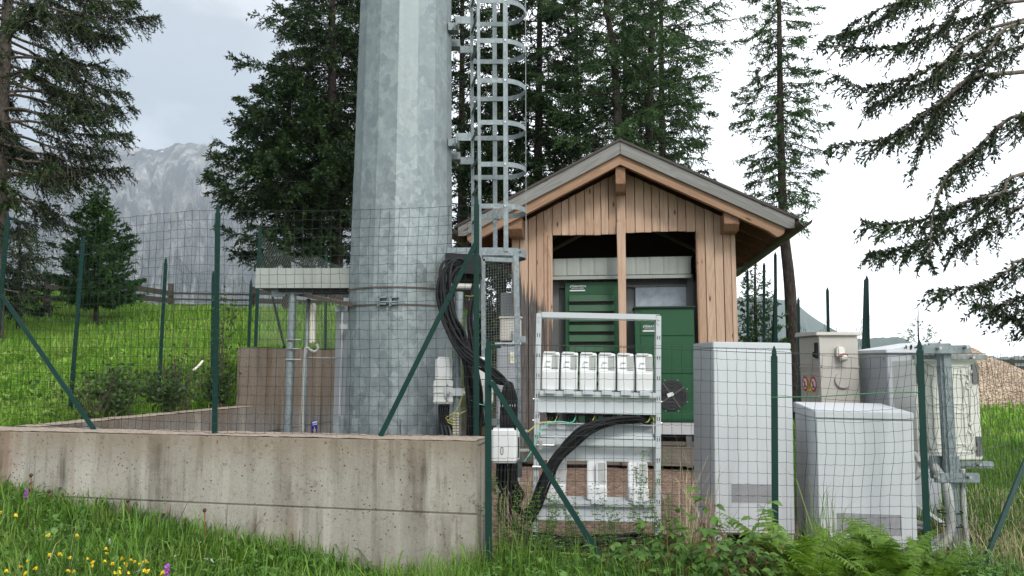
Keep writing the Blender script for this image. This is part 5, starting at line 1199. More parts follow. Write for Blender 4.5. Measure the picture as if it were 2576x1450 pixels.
def conifer(name, label, cat, trunk, rad, profile, nlimb, seed, mat='spruce', bark='bark_dark', slope=.05, droop=.28, tip=.18, tl=.5, tdroop=.5, dens=14, step=.03, nl=(.07, .12), nw=.032, limb_r=.02, grp='conifers behind the yard', az=None, bare=0, twigs=False, mul=1.6):
    rng = np.random.default_rng(seed); trunk = np.array(trunk, float); root = thing(name, label, cat, trunk[0], group=grp)
    tp_ = spline(trunk, 24); d = np.linspace(0, 1, 24); mb = MB(); mb.tube(tp_, rad*(1-d*.82), 10)
    fol = Foliage(); lm = mb; zz = np.array([p[0] for p in profile]); rr = np.array([p[1] for p in profile]); z0, z1 = zz[0], zz[-1]
    tz_ = tp_[:, 2]; wts = np.linspace(0, 1, 400); wz = z0+(z1-z0)*wts; pr = np.maximum(np.interp(wz, zz, rr), .12)**.6; cdf = np.cumsum(pr); cdf /= cdf[-1]
    nlimb = int(nlimb*mul); dens = dens*(.6+.45*mul)
    zl = np.sort(np.interp((np.arange(nlimb)+rng.uniform(0, 1, nlimb))/nlimb, cdf, wz)); a0 = 0
    for i, z in enumerate(zl):
        Rr = np.interp(z, zz, rr)*rng.uniform(.62, 1.1) if rng.random() > .1 else np.interp(z, zz, rr)*rng.uniform(1.0, 1.22)
        if Rr < .08: continue
        a0 += 2.399+rng.normal(0, .35); ang = a0 if az is None else rng.uniform(*az)
        k = np.linspace(0, 1, 9); hd = np.array([math.cos(ang), math.sin(ang), 0]); b = np.array([np.interp(z, tz_, tp_[:, q]) for q in range(3)]); b[2] = z
        sl = slope+.35*((z-z0)/(z1-z0+.01))**2+rng.normal(0, .06)
        P = b+hd*(Rr*k)[:, None]; P[:, 2] += Rr*(sl*k-droop*k**1.7+tip*k**4); P += np.cumsum(rng.normal(0, .012*Rr, (9, 3)), 0)
        r0 = limb_r*min(1, Rr/1.5+.2); lm.tube(P, r0*(1-k*.85), 4, False)
        foliate_limb(fol, P, rng, r0*.25, lm if twigs else None, dens, tl*min(1, .35+Rr/2.2), tdroop, step, nl, nw, start=.12+bare*rng.uniform(.5, 1))
    lm.build('trunk', MAT[bark], root, True); fol.build('crown', MAT[mat], root, rng); return root
def Z(y, Y): return at(1288, y, Y)[2]
def tr(pts, Y): return [at(x, y, Y) for x, y in pts]
def base_on(p): p = np.array(p); p[2] = float(h(p[0], p[1]))-.1; return p
def trunk_of(pts, Y): q = tr(pts, Y); q[0] = base_on(q[0]); return q
zf = Z
Y = 12.; conifer('spruce_tree', 'large spruce with grey limbs drooping beside the small fresh green spruce', 'tree', trunk_of([(-16, 770), (-10, 560), (0, 330), (14, 100), (24, -100), (40, -420)], Y), .17,
    [(Z(790, Y), .55), (Z(690, Y), .8), (Z(590, Y), 1.0), (Z(520, Y), 1.25), (Z(440, Y), 1.75), (Z(330, Y), 2.1), (Z(240, Y), 2.25), (Z(120, Y), 2.1), (Z(0, Y), 2.15), (Z(-200, Y), 1.7), (Z(-420, Y), .3)], 120, 31, bark='limb', slope=.0, droop=.30, tip=.20, tl=.58, tdroop=.75, dens=21, step=.017, nl=(.05, .09), nw=.020, limb_r=.028, grp=None, bare=.25, twigs=True, mul=1.25)
Y = 18.; conifer('spruce_tree', 'shorter dark spruce with a wide ragged crown over the rail fence', 'tree', trunk_of([(722, 815), (722, 650), (724, 450), (728, 250), (735, 130)], Y), .125,
    [(Z(660, Y), 1.1), (Z(610, Y), 1.5), (Z(550, Y), 1.35), (Z(480, Y), 1.95), (Z(420, Y), 1.95), (Z(340, Y), 1.55), (Z(240, Y), 1.0), (Z(120, Y), .15)], 78, 41, dens=14, tl=.6, tdroop=.55, droop=.2, tip=.2, step=.024, nl=(.08, .13), nw=.034)
Y = 18.8; conifer('spruce_tree', 'tall dark spruce with two-tone boughs rising above the cable tray', 'tree', trunk_of([(845, 815), (845, 600), (838, 350), (835, 100), (838, -150), (845, -430)], Y), .19,
    [(Z(640, Y), 1.0), (Z(560, Y), 1.5), (Z(420, Y), 2.0), (Z(260, Y), 2.45), (Z(100, Y), 2.0), (Z(0, Y), 1.65), (Z(-150, Y), 1.2), (Z(-430, Y), .15)], 105, 42, dens=13, tl=.6, tdroop=.6, droop=.2, tip=.2, step=.026, nl=(.08, .14), nw=.035)
Y = 21.; conifer('spruce_tree', 'tall dark spruce hidden behind the mast itself', 'tree', trunk_of([(905, 800), (905, 500), (908, 200), (912, -380)], Y), .17,
    [(Z(660, Y), 1.3), (Z(400, Y), 2.3), (Z(150, Y), 2.0), (Z(-150, Y), 1.3), (Z(-380, Y), .1)], 70, 43, dens=12, tl=.65, step=.03, nl=(.09, .15), nw=.034)
Y = 19.5; conifer('spruce_tree', 'dark spruce behind the caged ladder', 'tree', trunk_of([(1165, 850), (1163, 500), (1162, 200), (1165, -330)], Y), .16,
    [(Z(720, Y), 1.0), (Z(560, Y), 1.6), (Z(350, Y), 1.7), (Z(120, Y), 1.35), (Z(-100, Y), .9), (Z(-330, Y), .1)], 76, 44, dens=13, tl=.6, step=.028, nl=(.08, .14), nw=.035, droop=.22)
Y = 19.; conifer('spruce_tree', 'tall dark spruce between the ladder cage and the hut roof', 'tree', trunk_of([(1350, 850), (1352, 500), (1356, 200), (1362, -450)], Y), .18,
    [(Z(660, Y), 1.6), (Z(450, Y), 1.9), (Z(250, Y), 1.8), (Z(50, Y), 1.6), (Z(-150, Y), 1.2), (Z(-450, Y), .1)], 100, 45, dens=13, tl=.62, step=.026, nl=(.08, .14), nw=.035, droop=.25)
Y = 20.5; conifer('spruce_tree', 'dark spruce behind the two larches above the hut ridge', 'tree', trunk_of([(1672, 860), (1668, 500), (1664, 200), (1662, -380)], Y), .17,
    [(Z(600, Y), 1.5), (Z(420, Y), 1.55), (Z(330, Y), 1.35), (Z(180, Y), 1.2), (Z(0, Y), .95), (Z(-380, Y), .1)], 74, 46, dens=13, tl=.55, step=.028, nl=(.08, .14), nw=.035)
Y = 22.; conifer('spruce_tree', 'dark spruce standing behind the left slope of the hut roof', 'tree', trunk_of([(1455, 860), (1455, 500), (1450, 200), (1450, -200)], Y), .16,
    [(Z(640, Y), 1.7), (Z(430, Y), 1.5), (Z(250, Y), 1.1), (Z(0, Y), .8), (Z(-200, Y), .1)], 60, 47, dens=12, tl=.6, step=.03, nl=(.09, .15), nw=.034)
Y = 23.; conifer('spruce_tree', 'dark spruce far behind the caged ladder platform', 'tree', trunk_of([(1262, 860), (1260, 500), (1262, 150), (1262, -260)], Y), .17,
    [(Z(700, Y), 1.9), (Z(450, Y), 1.8), (Z(200, Y), 1.4), (Z(0, Y), 1.0), (Z(-260, Y), .1)], 70, 48, dens=12, tl=.65, step=.03, nl=(.09, .15), nw=.036)
Y = 24.5; conifer('spruce_tree', 'dark spruce farthest back above the hut ridge', 'tree', trunk_of([(1575, 860), (1575, 500), (1572, 200), (1570, -160)], Y), .17,
    [(Z(640, Y), 1.9), (Z(400, Y), 1.8), (Z(200, Y), 1.3), (Z(0, Y), .8), (Z(-160, Y), .1)], 66, 49, dens=12, tl=.65, step=.03, nl=(.09, .15), nw=.038)
LK = dict(mat='larch_needles', slope=.12, droop=.12, tip=.06, tdroop=.55, nw=.024, nl=(.05, .10))
Y = 17.; conifer('larch_tree', 'light green larch with a leaning trunk rising over the hut ridge', 'tree', trunk_of([(1578, 850), (1568, 500), (1556, 330), (1545, 150), (1524, 0), (1505, -200), (1490, -420)], Y), .14,
    [(Z(420, Y), 1.3), (Z(250, Y), 2.0), (Z(100, Y), 2.1), (Z(0, Y), 1.9), (Z(-420, Y), .4)], 62, 51, dens=13, tl=.7, step=.026, limb_r=.022, **LK)
Y = 17.4; conifer('larch_tree', 'straight larch with long light boughs reaching toward the lone slender larch', 'tree', trunk_of([(1630, 850), (1630, 500), (1633, 330), (1638, 150), (1640, 0), (1640, -400)], Y), .14,
    [(Z(460, Y), 1.2), (Z(330, Y), 1.7), (Z(220, Y), 2.15), (Z(100, Y), 2.3), (Z(-50, Y), 1.8), (Z(-400, Y), .4)], 64, 52, dens=13, tl=.65, step=.026, limb_r=.022, **LK)
LK2 = dict(LK); LK2.update(droop=.45, tip=.22, slope=.0, tdroop=.5)
Y = 15.; conifer('larch_tree', 'slender larch standing alone beyond the hut eave with a bare lower trunk', 'tree', trunk_of([(1996, 870), (1988, 740), (1972, 580), (1966, 420), (1962, 200), (1960, 0), (1958, -220)], Y), .135,
    [(Z(560, Y), .85), (Z(500, Y), .95), (Z(400, Y), .85), (Z(250, Y), 1.0), (Z(100, Y), .8), (Z(0, Y), .7), (Z(-220, Y), .1)], 92, 53, dens=17, tl=.40, step=.022, limb_r=.016, bark='bark_dark', **LK2)
Y = 14.5; conifer('small_spruce', 'small fresh green spruce standing free on the meadow', 'tree', trunk_of([(245, 760), (246, 600), (247, 455)], Y), .05,
    [(Z(770, Y), .75), (Z(715, Y), .80), (Z(640, Y), .66), (Z(570, Y), .46), (Z(510, Y), .26), (Z(470, Y), .1), (Z(455, Y), .03)], 150, 61, mat='spruce_young', slope=.12, droop=.10, tip=.12, dens=30, tl=.30, tdroop=.2, step=.018, nl=(.05, .085), nw=.028, limb_r=.01, grp=None)
Y = 13.8; conifer('small_spruce', 'small dark spruce behind the fence at the hut corner', 'tree', trunk_of([(1900, 880), (1900, 760), (1900, 655)], Y), .05,
    [(Z(890, Y), .62), (Z(800, Y), .5), (Z(720, Y), .3), (Z(670, Y), .1), (Z(655, Y), .03)], 60, 62, mat='spruce_young', slope=.1, droop=.12, dens=20, tl=.26, tdroop=.3, step=.026, nl=(.05, .085), nw=.026, limb_r=.01, grp=None)
Y = 8.6; conifer('spruce_sapling', 'thin spruce sapling showing its top above the slanted cabinet', 'tree', [base_on(at(2312, 914, Y)), at(2311, 860, Y), at(2310, 775, Y)], .014,
    [(Z(905, Y), .24), (Z(858, Y), .21), (Z(825, Y), .11), (Z(795, Y), .06), (Z(775, Y), .02)], 26, 63, mat='spruce_young', slope=.25, droop=.08, dens=26, tl=.10, tdroop=.05, step=.014, nl=(.03, .05), nw=.009, limb_r=.004, grp=None)
Y = 14.; conifer('small_spruce', 'low spruce half hidden under the boughs of the large grey limbed spruce', 'tree', trunk_of([(50, 790), (50, 650), (50, 560)], Y), .05,
    [(Z(790, Y), .62), (Z(720, Y), .55), (Z(640, Y), .4), (Z(570, Y), .08)], 50, 64, mat='spruce', slope=.05, droop=.3, tip=.12, dens=18, tl=.3, tdroop=.6, step=.026, nl=(.06, .09), nw=.026, limb_r=.01, grp=None)
Y = 12.6; conifer('small_spruce', 'low dark spruce seen through the mesh gate left of the hut', 'tree', [base_on(at(1262, 914, Y)), at(1262, 800, Y), at(1262, 655, Y)], .05,
    [(Z(900, Y), .75), (Z(800, Y), .7), (Z(730, Y), .5), (Z(655, Y), .05)], 60, 66, mat='spruce', slope=.05, droop=.25, tip=.12, dens=18, tl=.3, tdroop=.5, step=.026, nl=(.06, .09), nw=.028, limb_r=.01, grp=None)
# overhanging boughs of a spruce whose trunk stands outside the frame
Y0 = 9.0; tx = at(2900, 400, Y0)[0]; rng = np.random.default_rng(71)
root = thing('spruce_tree', 'spruce reaching in with long hanging boughs above the antenna post', 'tree', (tx, Y0, float(h(tx, Y0))-.1))
tk = np.array([[tx, Y0, float(h(tx, Y0))-.1], [tx, Y0, 4], [tx-.05, Y0, 9]]); mb = MB(); mb.tube(spline(tk, 16), np.linspace(.2, .1, 16), 12)
fol = Foliage(); lm = mb
B = [([(2577, 180), (2446, 197), (2367, 254), (2339, 276), (2266, 333), (2221, 350), (2097, 361)], 8.6, .030), ([(2577, 45), (2424, 101), (2356, 186), (2266, 231), (2198, 271)], 8.9, .028), ([(2577, 293), (2458, 361), (2379, 451), (2356, 541), (2345, 609), (2322, 660)], 8.3, .026),
     ([(2577, 429), (2514, 479), (2435, 508), (2345, 547), (2221, 558), (2153, 555)], 8.5, .026), ([(2577, 649), (2548, 674), (2497, 705), (2435, 728), (2339, 733)], 8.2, .018), ([(2577, 745), (2503, 768), (2435, 770)], 8.1, .016), ([(2577, -10), (2435, 0), (2345, 80), (2232, 118), (2080, 107)], 9.2, .026),
     ([(2577, -120), (2400, -40), (2288, 0), (2193, 62), (2085, 95)], 9.4, .026), ([(2577, 120), (2480, 160), (2400, 240), (2340, 330), (2300, 420)], 9.0, .022), 
     ([(2577, 520), (2500, 560), (2430, 600), (2400, 640)], 8.7, .016), ([(2577, 60), (2480, 130), (2400, 150), (2300, 190), (2180, 215), (2110, 190)], 8.4, .024), ([(2577, -200), (2450, -90), (2330, -20), (2230, 20), (2150, 55)], 8.8, .024), ([(2577, 810), (2560, 800), (2520, 790)], 8.3, .012), ([(2577, 470), (2450, 540), (2330, 600), (2260, 630), (2190, 640)], 8.9, .016),
     ([(2577, -60), (2500, 20), (2420, 50), (2300, 70)], 9.6, .022)]
for pts, Yb, r_ in B:
    p0 = at(pts[0][0], pts[0][1], Yb+.15); st = np.array([tx, Y0, p0[2]+.25]); path = np.vstack([[st], [at(x, y, Yb+.15-.12*i) for i, (x, y) in enumerate(pts)]]); path[1:] += rng.normal(0, .02, path[1:].shape); path = spline(path, 26)
    lm.tube(path, np.linspace(r_, r_*.2, 26), 6, False)
    foliate_limb(fol, path, rng, .005, lm, 20, .46, .75, .014, (.045, .08), .022, start=.34, fan=.8, tipfrac=.3)
for i in range(16):   # boughs on the far side of the trunk, mostly outside the view
    ang = rng.uniform(-1.5, 1.7); z = rng.uniform(2.5, 9); k = np.linspace(0, 1, 9); Rr = rng.uniform(1.5, 2.6); P = np.array([tx, Y0, z])+np.stack([np.cos(ang)*k*Rr, np.sin(ang)*k*Rr, -.3*Rr*k**1.6], -1); lm.tube(P, .025*(1-.8*k), 4, False); foliate_limb(fol, P, rng, .005, None, 9, .55, .9, .04, (.08, .12), .04, start=.3)
lm.build('trunk', MAT['limb'], root, True); fol.build('crown', MAT['spruce'], root, rng)
# ------------------------------------------------------------------ grass
def blades(name, X, Yv, H, W, mat, rng, bend=.5, zoff=0, az=None):
    n = len(X); z = h(X, Yv)+zoff; a = rng.uniform(0, 2*math.pi, n) if az is None else az; D = np.stack([np.cos(a), np.sin(a), 0*a], -1); S = np.stack([-np.sin(a), np.cos(a), 0*a], -1)
    bd = rng.uniform(.1, 1, n)*bend; B = np.stack([X, Yv, z-.01], -1); Hc = H[:, None]; Wc = W[:, None]/2; b = bd[:, None]; up = np.array([0, 0, 1.])
    m1 = B+up*Hc*.45+D*Hc*b*.16; m2 = B+up*Hc*.82*(1-.12*b)+D*Hc*b*.5; t = B+up*Hc*(1-.28*b)+D*Hc*b*.95
    V = np.stack([B-S*Wc*.7, B+S*Wc*.7, m1+S*Wc, m1-S*Wc, m2+S*Wc*.75, m2-S*Wc*.75, t, t+D*.0001], 1).reshape(-1, 3); i = np.arange(n)[:, None]*8
    Fc = np.stack([i+np.array([0, 1, 2, 3]), i+np.array([3, 2, 4, 5]), i+np.array([5, 4, 6, 7])], 1).reshape(-1, 4)
    return npmesh(name, V, Fc, MAT[mat])
def scat(n, x0, x1, y0, y1, test, rng, dens=None):
    X = rng.uniform(x0, x1, n); Yv = rng.uniform(y0, y1, n); k = test(X, Yv)
    if dens is not None: k &= rng.random(n) < dens(X, Yv)
    return X[k], Yv[k]
rg = np.random.default_rng(81)
infront = lambda x, y: (sF(x, y) < -.01) & (x < .0) | ((x >= -.25) & (y < 5.30) & ~((sF(x, y) > -.01) & (x < -.2)))
def addgrass(label, name, n, box, test, Hr, Wr, mat, bend=.6, dens=None, hs=None, gam=1.6):
    X, Yv = scat(n, *box, test, rg, dens); m = len(X); H = Hr[0]+(Hr[1]-Hr[0])*rg.random(m)**gam
    H *= .65+.7*vnoise(X*1.7, Yv*1.7, 5)
    if hs is not None: H = H*hs(X, Yv)
    o = blades(name, X, Yv, H, rg.uniform(*Wr, m), mat, rg, bend); return tag(o, label, 'grass', kind='stuff')
inframe = lambda x, y: (np.abs(x) < .71*y+1.6)
addgrass('green tufted grass in front of the low concrete wall', 'grass', 62000, (-6.2, .2, 3.9, 7.0), lambda x, y: infront(x, y) & inframe(x, y), (.05, .27), (.004, .011), 'grass', .8)
addgrass('longer dark grass blades along the foot of the low concrete wall', 'grass', 18000, (-5.6, 0, 4.8, 6.6), lambda x, y: infront(x, y) & (sF(x, y) > -.45), (.10, .30), (.004, .010), 'grass', .6)
addgrass('tall green grass at the foot of the fence in front of the yard', 'grass', 17000, (-.55, 3.4, 4.35, 5.28), lambda x, y: infront(x, y), (.10, .40), (.0035, .0075), 'grass', .85, dens=lambda x, y: np.where(x < 1.4, 1, .55), hs=lambda x, y: np.where(x < 1.2, 1.0, .8))
addgrass('pale dry stalks standing in the grass before the low wall', 'dry_grass', 420, (-4.9, 0, 3.9, 6.3), lambda x, y: infront(x, y) & inframe(x, y), (.12, .36), (.002, .004), 'straw', .7)
addgrass('long loose green blades arching over the grass before the low wall', 'grass', 2600, (-4.9, .1, 3.9, 6.4), lambda x, y: infront(x, y) & inframe(x, y), (.2, .42), (.004, .012), 'grass', 1.0)
addgrass('bright green meadow grass above the side wall', 'meadow_grass', 230000, (-17, -1.6, 6.5, 13.5), lambda x, y: (sL(x, y) > .33) & inframe(x, y), (.07, .24), (.006, .013), 'meadow', .6)
addgrass('bright green meadow grass up to the rail fence', 'meadow_grass', 170000, (-19, 1.5, 13.5, 27), lambda x, y: (sL(x, y) > .33) & inframe(x, y), (.10, .28), (.012, .026), 'meadow', .6)
addgrass('long green grass right of the antenna post', 'grass', 70000, (2.6, 9, 5.15, 12), lambda x, y: inframe(x, y) & ((x > 3.75) | ((x > 2.5) & (y > 6.6))) & ~((y < 5.5) & (x < 3.2)), (.07, .30), (.005, .011), 'grass', .7)
addgrass('distant grass around the wood chip pile', 'meadow_grass', 90000, (3.8, 34, 12, 38), lambda x, y: inframe(x, y), (.10, .26), (.02, .045), 'meadow', .5)
addgrass('dry straw stalks between the grass right of the antenna post', 'dry_grass', 3500, (2.9, 6.5, 5.0, 7.5), lambda x, y: x > .62*y-.4, (.12, .42), (.003, .006), 'straw', .9)
addgrass('dry straw stalks beside the rack and below the junction unit', 'dry_grass', 900, (-.2, 2.2, 5.25, 5.9), lambda x, y: (np.abs(x-1.32) < .14) | ((np.abs(x-.0) < .10) & (y < 5.6)), (.25, .85), (.002, .005), 'straw', .9)
def herbs(label, n, box, test, size, mat, up=(.2, 1.0), name='undergrowth', hz=(.02, .16)):
    X, Yv = scat(n, *box, test, rg); m = len(X); B = np.stack([X, Yv, h(X, Yv)+rg.uniform(*hz, m)], -1); D = rg.normal(0, 1, (m, 3)); D[:, 2] = rg.uniform(*up, m); D = nrm(D); L = rg.uniform(*size, m)
    S = nrm(np.cross(D, np.array([0, 0, 1.]))); N = np.cross(S, D); W = L*rg.uniform(.16, .3, m); Lc, Wc = L[:, None], W[:, None]
    V = np.stack([B, B+D*Lc*.35+S*Wc+N*Wc*.3, B+D*Lc*.7+S*Wc*.8+N*Wc*.2-[0, 0, .01], B+D*Lc-[0, 0, .02], B+D*Lc*.7-S*Wc*.8+N*Wc*.2-[0, 0, .01], B+D*Lc*.35-S*Wc+N*Wc*.3, B+D*Lc*.35, B+D*Lc*.7-[0, 0, .01]], 1).reshape(-1, 3); i = np.arange(m)[:, None]*8
    Fc = np.stack([i+np.array(q) for q in ([0, 6, 1, 1], [6, 7, 2, 1], [7, 3, 2, 2], [0, 5, 6, 6], [6, 5, 4, 7], [7, 4, 3, 3])], 1)
    T = np.concatenate([Fc[:, [0, 2, 3, 5]][..., :3].reshape(-1, 3), Fc[:, [1, 4]][..., [0, 1, 2]].reshape(-1, 3), Fc[:, [1, 4]][..., [0, 2, 3]].reshape(-1, 3)])
    o = npmesh(name, V, T, MAT[mat]); return tag(o, label, 'herbs', kind='stuff')
herbs('broad green herb leaves among the grass before the low wall', 6500, (-4.7, .1, 3.9, 6.3), lambda x, y: infront(x, y), (.025, .09), 'herb')
herbs('a few pale leaf undersides in the grass at the lower left', 130, (-4.2, -.5, 4.0, 5.6), lambda x, y: infront(x, y), (.04, .09), 'white_leaf')
herbs('broad leaves and scrub growing along the side wall fence', 5200, (-5, -2.8, 6.8, 10.2), lambda x, y: (sL(x, y) > .32) & (sL(x, y) < .75) & (y > 7.2), (.04, .09), 'scrub', hz=(.05, .5))
herbs('broad leaves scattered in the meadow', 6000, (-8, -3, 6.6, 11), lambda x, y: (sL(x, y) > .35), (.05, .12), 'meadow')
herbs('low weeds under the fence before the yard', 3500, (-.2, 3.3, 4.5, 5.28), lambda x, y: infront(x, y), (.03, .08), 'herb', hz=(.02, .25))
# flowers
def flower(loc, mat, label, grp, hgt, r, proto={}):
    if mat not in proto:
        t = thing('meadow_flower', label, 'flower', (0, 0, 0), group=grp); mb = MB(); mb.tube([[0, 0, -.15], [0.004, 0, 0]], .002, 4); mb.build('stem', MAT['stem'], t, local=True)
        mb = MB(); rr_ = random.Random(3)
        for k in range(9 if mat == 'petal' else 26):
            a = rr_.uniform(0, 6.28); q_ = r*rr_.uniform(.2, .8) if mat == 'petal' else r*.5; c = np.array([q_*math.cos(a), q_*math.sin(a), rr_.uniform(-.004, .012) if mat == 'petal' else rr_.uniform(-.03, .035)]); s_ = r*.42; t_ = np.linspace(0, 6.28, 7)[:-1]
            n_ = nrm(np.array([rr_.gauss(0, .5), -.6+rr_.gauss(0, .5), .8])); u_ = nrm(np.cross(n_, [1, .1, 0])); v_ = np.cross(n_, u_); mb.prism([c+u_*s_*math.cos(q)+v_*s_*math.sin(q) for q in t_], n_*.004)
        mb.build('flower_head', MAT[mat], t, local=True); proto[mat] = t
    else: t = copy_tree(proto[mat]); t['label'] = label
    t.location = [float(q) for q in loc]; t.rotation_euler = (0, 0, random.uniform(0, 6)); s_ = random.uniform(.75, 1.2); t.scale = (s_,)*3; return t
def onground(px, py):
    d = ray(px, py); best = None
    for Yq in np.arange(3.6, 6.4, .01):
        p = np.array([0, 0, EYE])+d*(Yq/d[1])
        if p[2] < float(h(p[0], p[1]))+.19: return p
    return at(px, py, 5)
for px, py in [(193, 1350), (122, 1349), (234, 1417), (263, 1415), (364, 1415), (329, 1411), (315, 1422), (351, 1422), (284, 1422), (300, 1432), (171, 1440), (187, 1440), (66, 1445), (51, 1429), (90, 1432), (71, 1412), (124, 1400), (150, 1399), (268, 1395), (266, 1384), (309, 1408), (287, 1444), (298, 1444), (322, 1444), (362, 1438), (372, 1440), (410, 1444), (2, 1291), (38, 1300), (318, 1427), (340, 1416), (368, 1417), (219, 1408), (15, 1440), (232, 1426), (176, 1405)]:
    flower(onground(px, py), 'petal', 'small yellow flower in the grass at the lower left', 'yellow meadow flowers', .1, .0125)
flower(onground(419, 1438), 'purple', 'purple flower spike in the grass near the bottom edge', None, .1, .016); flower(onground(66, 1243), 'purple', 'purple flower beside the low wall at the left edge', None, .1, .014)
def stalk(loc, hgt, label):
    t = thing('seed_stalk', label, 'stalk', loc, group='brown seed head stalks by the wall'); mb = MB(); mb.tube(spline([[0, 0, 0], [.01, 0, hgt*.5], [.0, 0, hgt]], 8), .004, 5); mb.build('stem', MAT['stem_red'], t, local=True); mb = MB(); mb.tube([[0, 0, hgt-.008], [0, 0, hgt+.006], [0, 0, hgt+.02]], [.008, .016, .006], 8); mb.build('seed_head', MAT['seed'], t, local=True)
for px, yb, yt, Y, lab in ((510, 1400, 1286, 5.4, 'tallest brown seed head stalk in front of the wall joint'), (118, 1330, 1238, 5.9, 'brown seed head stalk near the left edge of the wall'), (72, 1290, 1198, 5.9, 'brown seed head stalk beside the purple flower'), (318, 1330, 1262, 5.75, 'short brown seed head stalk under the wall crack')):
    a, b = at(px, yb, Y), at(px, yt, Y); stalk(a, b[2]-a[2], lab)
# ferns
def fern(loc, seed, label, n=7, L=.42):
    r = np.random.default_rng(seed); t = thing('fern', label, 'fern', loc, group='bright ferns in front of the cabinets'); 
    for k in range(n):
        a = k*2*math.pi/n+r.uniform(-.4, .4); Lf = L*r.uniform(.75, 1.15); s = np.linspace(0, 1, 12); inc = r.uniform(.35, .8)
        hd = np.array([math.cos(a), math.sin(a), 0]); P = hd*(Lf*(inc*.75*s+.25*s*s))[:, None]; P[:, 2] = Lf*(1.22*s-.42*s**2.8); fo = Foliage(); d = s
        V = []; Fc = []; m = 21; side = np.array([-hd[1], hd[0], 0]); 
        for q_ in np.linspace(.12, .99, m):
            b = np.array([np.interp(q_, s, P[:, c]) for c in range(3)]); e = np.array([np.interp(min(1, q_+.05), s, P[:, c]) for c in range(3)]); tg = nrm(e-b) if q_ < .97 else nrm(P[-1]-P[-2]); pl = Lf*.30*(1-q_)**.75*min(1, .5+q_*3)+.006; nn = nrm(np.cross(tg, side)); nn = nn if nn[2] > 0 else -nn
            for sg in (1, -1):
                dr = nrm(side*sg+tg*.30+nn*r.uniform(-.25, .12)); K = 6; w = pl*.16+.003; wv = nrm(np.cross(nn, dr)); prev = None
                for j in range(K+1):
                    f = j/K; c_ = b+dr*pl*f-np.array([0, 0, pl*.30*f*f]); ww = w*(1-f)**.7*(1.0 if j % 2 else .55)+.0004; i0 = len(V); V += [c_-wv*ww+dr*ww*.5, c_, c_+wv*ww+dr*ww*.5]
                    if prev is not None: Fc += [[prev, prev+1, i0+1, i0], [prev+1, prev+2, i0+2, i0+1]]
                    prev = i0
        V = np.array(V)+np.array(loc); npmesh('frond', V, Fc, MAT['fern'], t)
        if k == 0: mbs = MB()
        mbs.tube(P+np.array(loc), np.linspace(.003, .0008, 12), 4, False)
    mbs.build('rachis', MAT['stem'], t)
FP = [(1985, 4.95, .50, 'fern right beside the middle fence post with arching fronds'), (2060, 4.75, .46, 'fern in front of the gap between the two white cabinets'), (2130, 5.0, .42, 'fern at the left corner of the low white cabinet'), (2190, 4.8, .50, 'large fern in front of the low cabinet grille'), (2262, 4.95, .46, 'fern below the right end of the low cabinet'), (2330, 4.75, .38, 'fern at the foot of the corner fence post'), (2010, 4.6, .38, 'front fern at the bottom edge below the tall cabinet'), (2120, 4.55, .38, 'front fern at the bottom edge below the low cabinet'), (2235, 4.55, .40, 'front fern at the bottom edge below the grille'), (2380, 4.9, .30, 'small fern beside the hoses of the square post')]
for k, (px, Y, L, lab) in enumerate(FP):
    p = at(px, 1400, Y); p[2] = float(h(p[0], p[1])); fern(p, 100+k, lab, 11, L*1.1)
# brambles
def leafmesh(V, Fc, b, d, n, L, W):
    s = np.cross(d, n); i0 = len(V); k = [(0, 0), (.18, .62), (.3, .78), (.36, .70), (.5, .92), (.56, .78), (.7, .66), (.75, .5), (.88, .3), (1, 0)]
    mid = [b+d*L*f-n*L*.28*f*f for f, _ in k]; V += mid; l_ = len(k)
    for sg in (1, -1):
        V += [m+s*sg*W*.5*w+n*W*.12*w for m, (_, w) in zip(mid, k)]
    for j in range(l_-1):
        for q_ in (1, 2): Fc.append([i0+j, i0+j+1, i0+q_*l_+j+1, i0+q_*l_+j] if q_ == 1 else [i0+j+1, i0+j, i0+q_*l_+j, i0+q_*l_+j+1])
def bramble(loc, seed, label, nst=4, hgt=.5, mat='bramble', ls=.062):
    r = np.random.default_rng(seed); t = thing('bramble_plant', label, 'bramble', loc, group='raspberry plants along the fence'); st = MB(); V = []; Fc = []; loc = np.array(loc)
    for k in range(nst):
        a = r.uniform(0, 6.28); H = hgt*r.uniform(.6, 1.1); P = loc+spline([[0, 0, 0], [.05*math.cos(a), .05*math.sin(a), H*.5], [.16*math.cos(a)*H/.5, .16*math.sin(a)*H/.5, H]], 14); P += np.array([r.uniform(-.12, .12), r.uniform(-.06, .06), 0]); st.tube(P, np.linspace(.004, .0015, 14), 5, False)
        for q_ in np.linspace(.25, 1, 9):
            b = np.array([np.interp(q_, np.linspace(0, 1, 14), P[:, c]) for c in range(3)]); az = r.uniform(0, 6.28); pet = np.array([math.cos(az), math.sin(az), r.uniform(.1, .6)]); e = b+nrm(pet)*r.uniform(.03, .07); st.tube([b, e], .0012, 3, False)
            for m, (da, sc__) in enumerate(((0, 1.15), (1.15, .9), (-1.15, .9))):
                d = nrm(np.array([math.cos(az+da), math.sin(az+da), r.uniform(-.45, .25)])); n = nrm(np.array([r.normal(0, .3), r.normal(0, .3)-.15, 1])); n = nrm(n-d*(n @ d)); leafmesh(V, Fc, e, d, n, ls*sc__*r.uniform(.75, 1.25), ls*.68*sc__)
    st.build('stem', MAT['stem_red'], t); npmesh('foliage', np.array(V), Fc, MAT[mat], t)
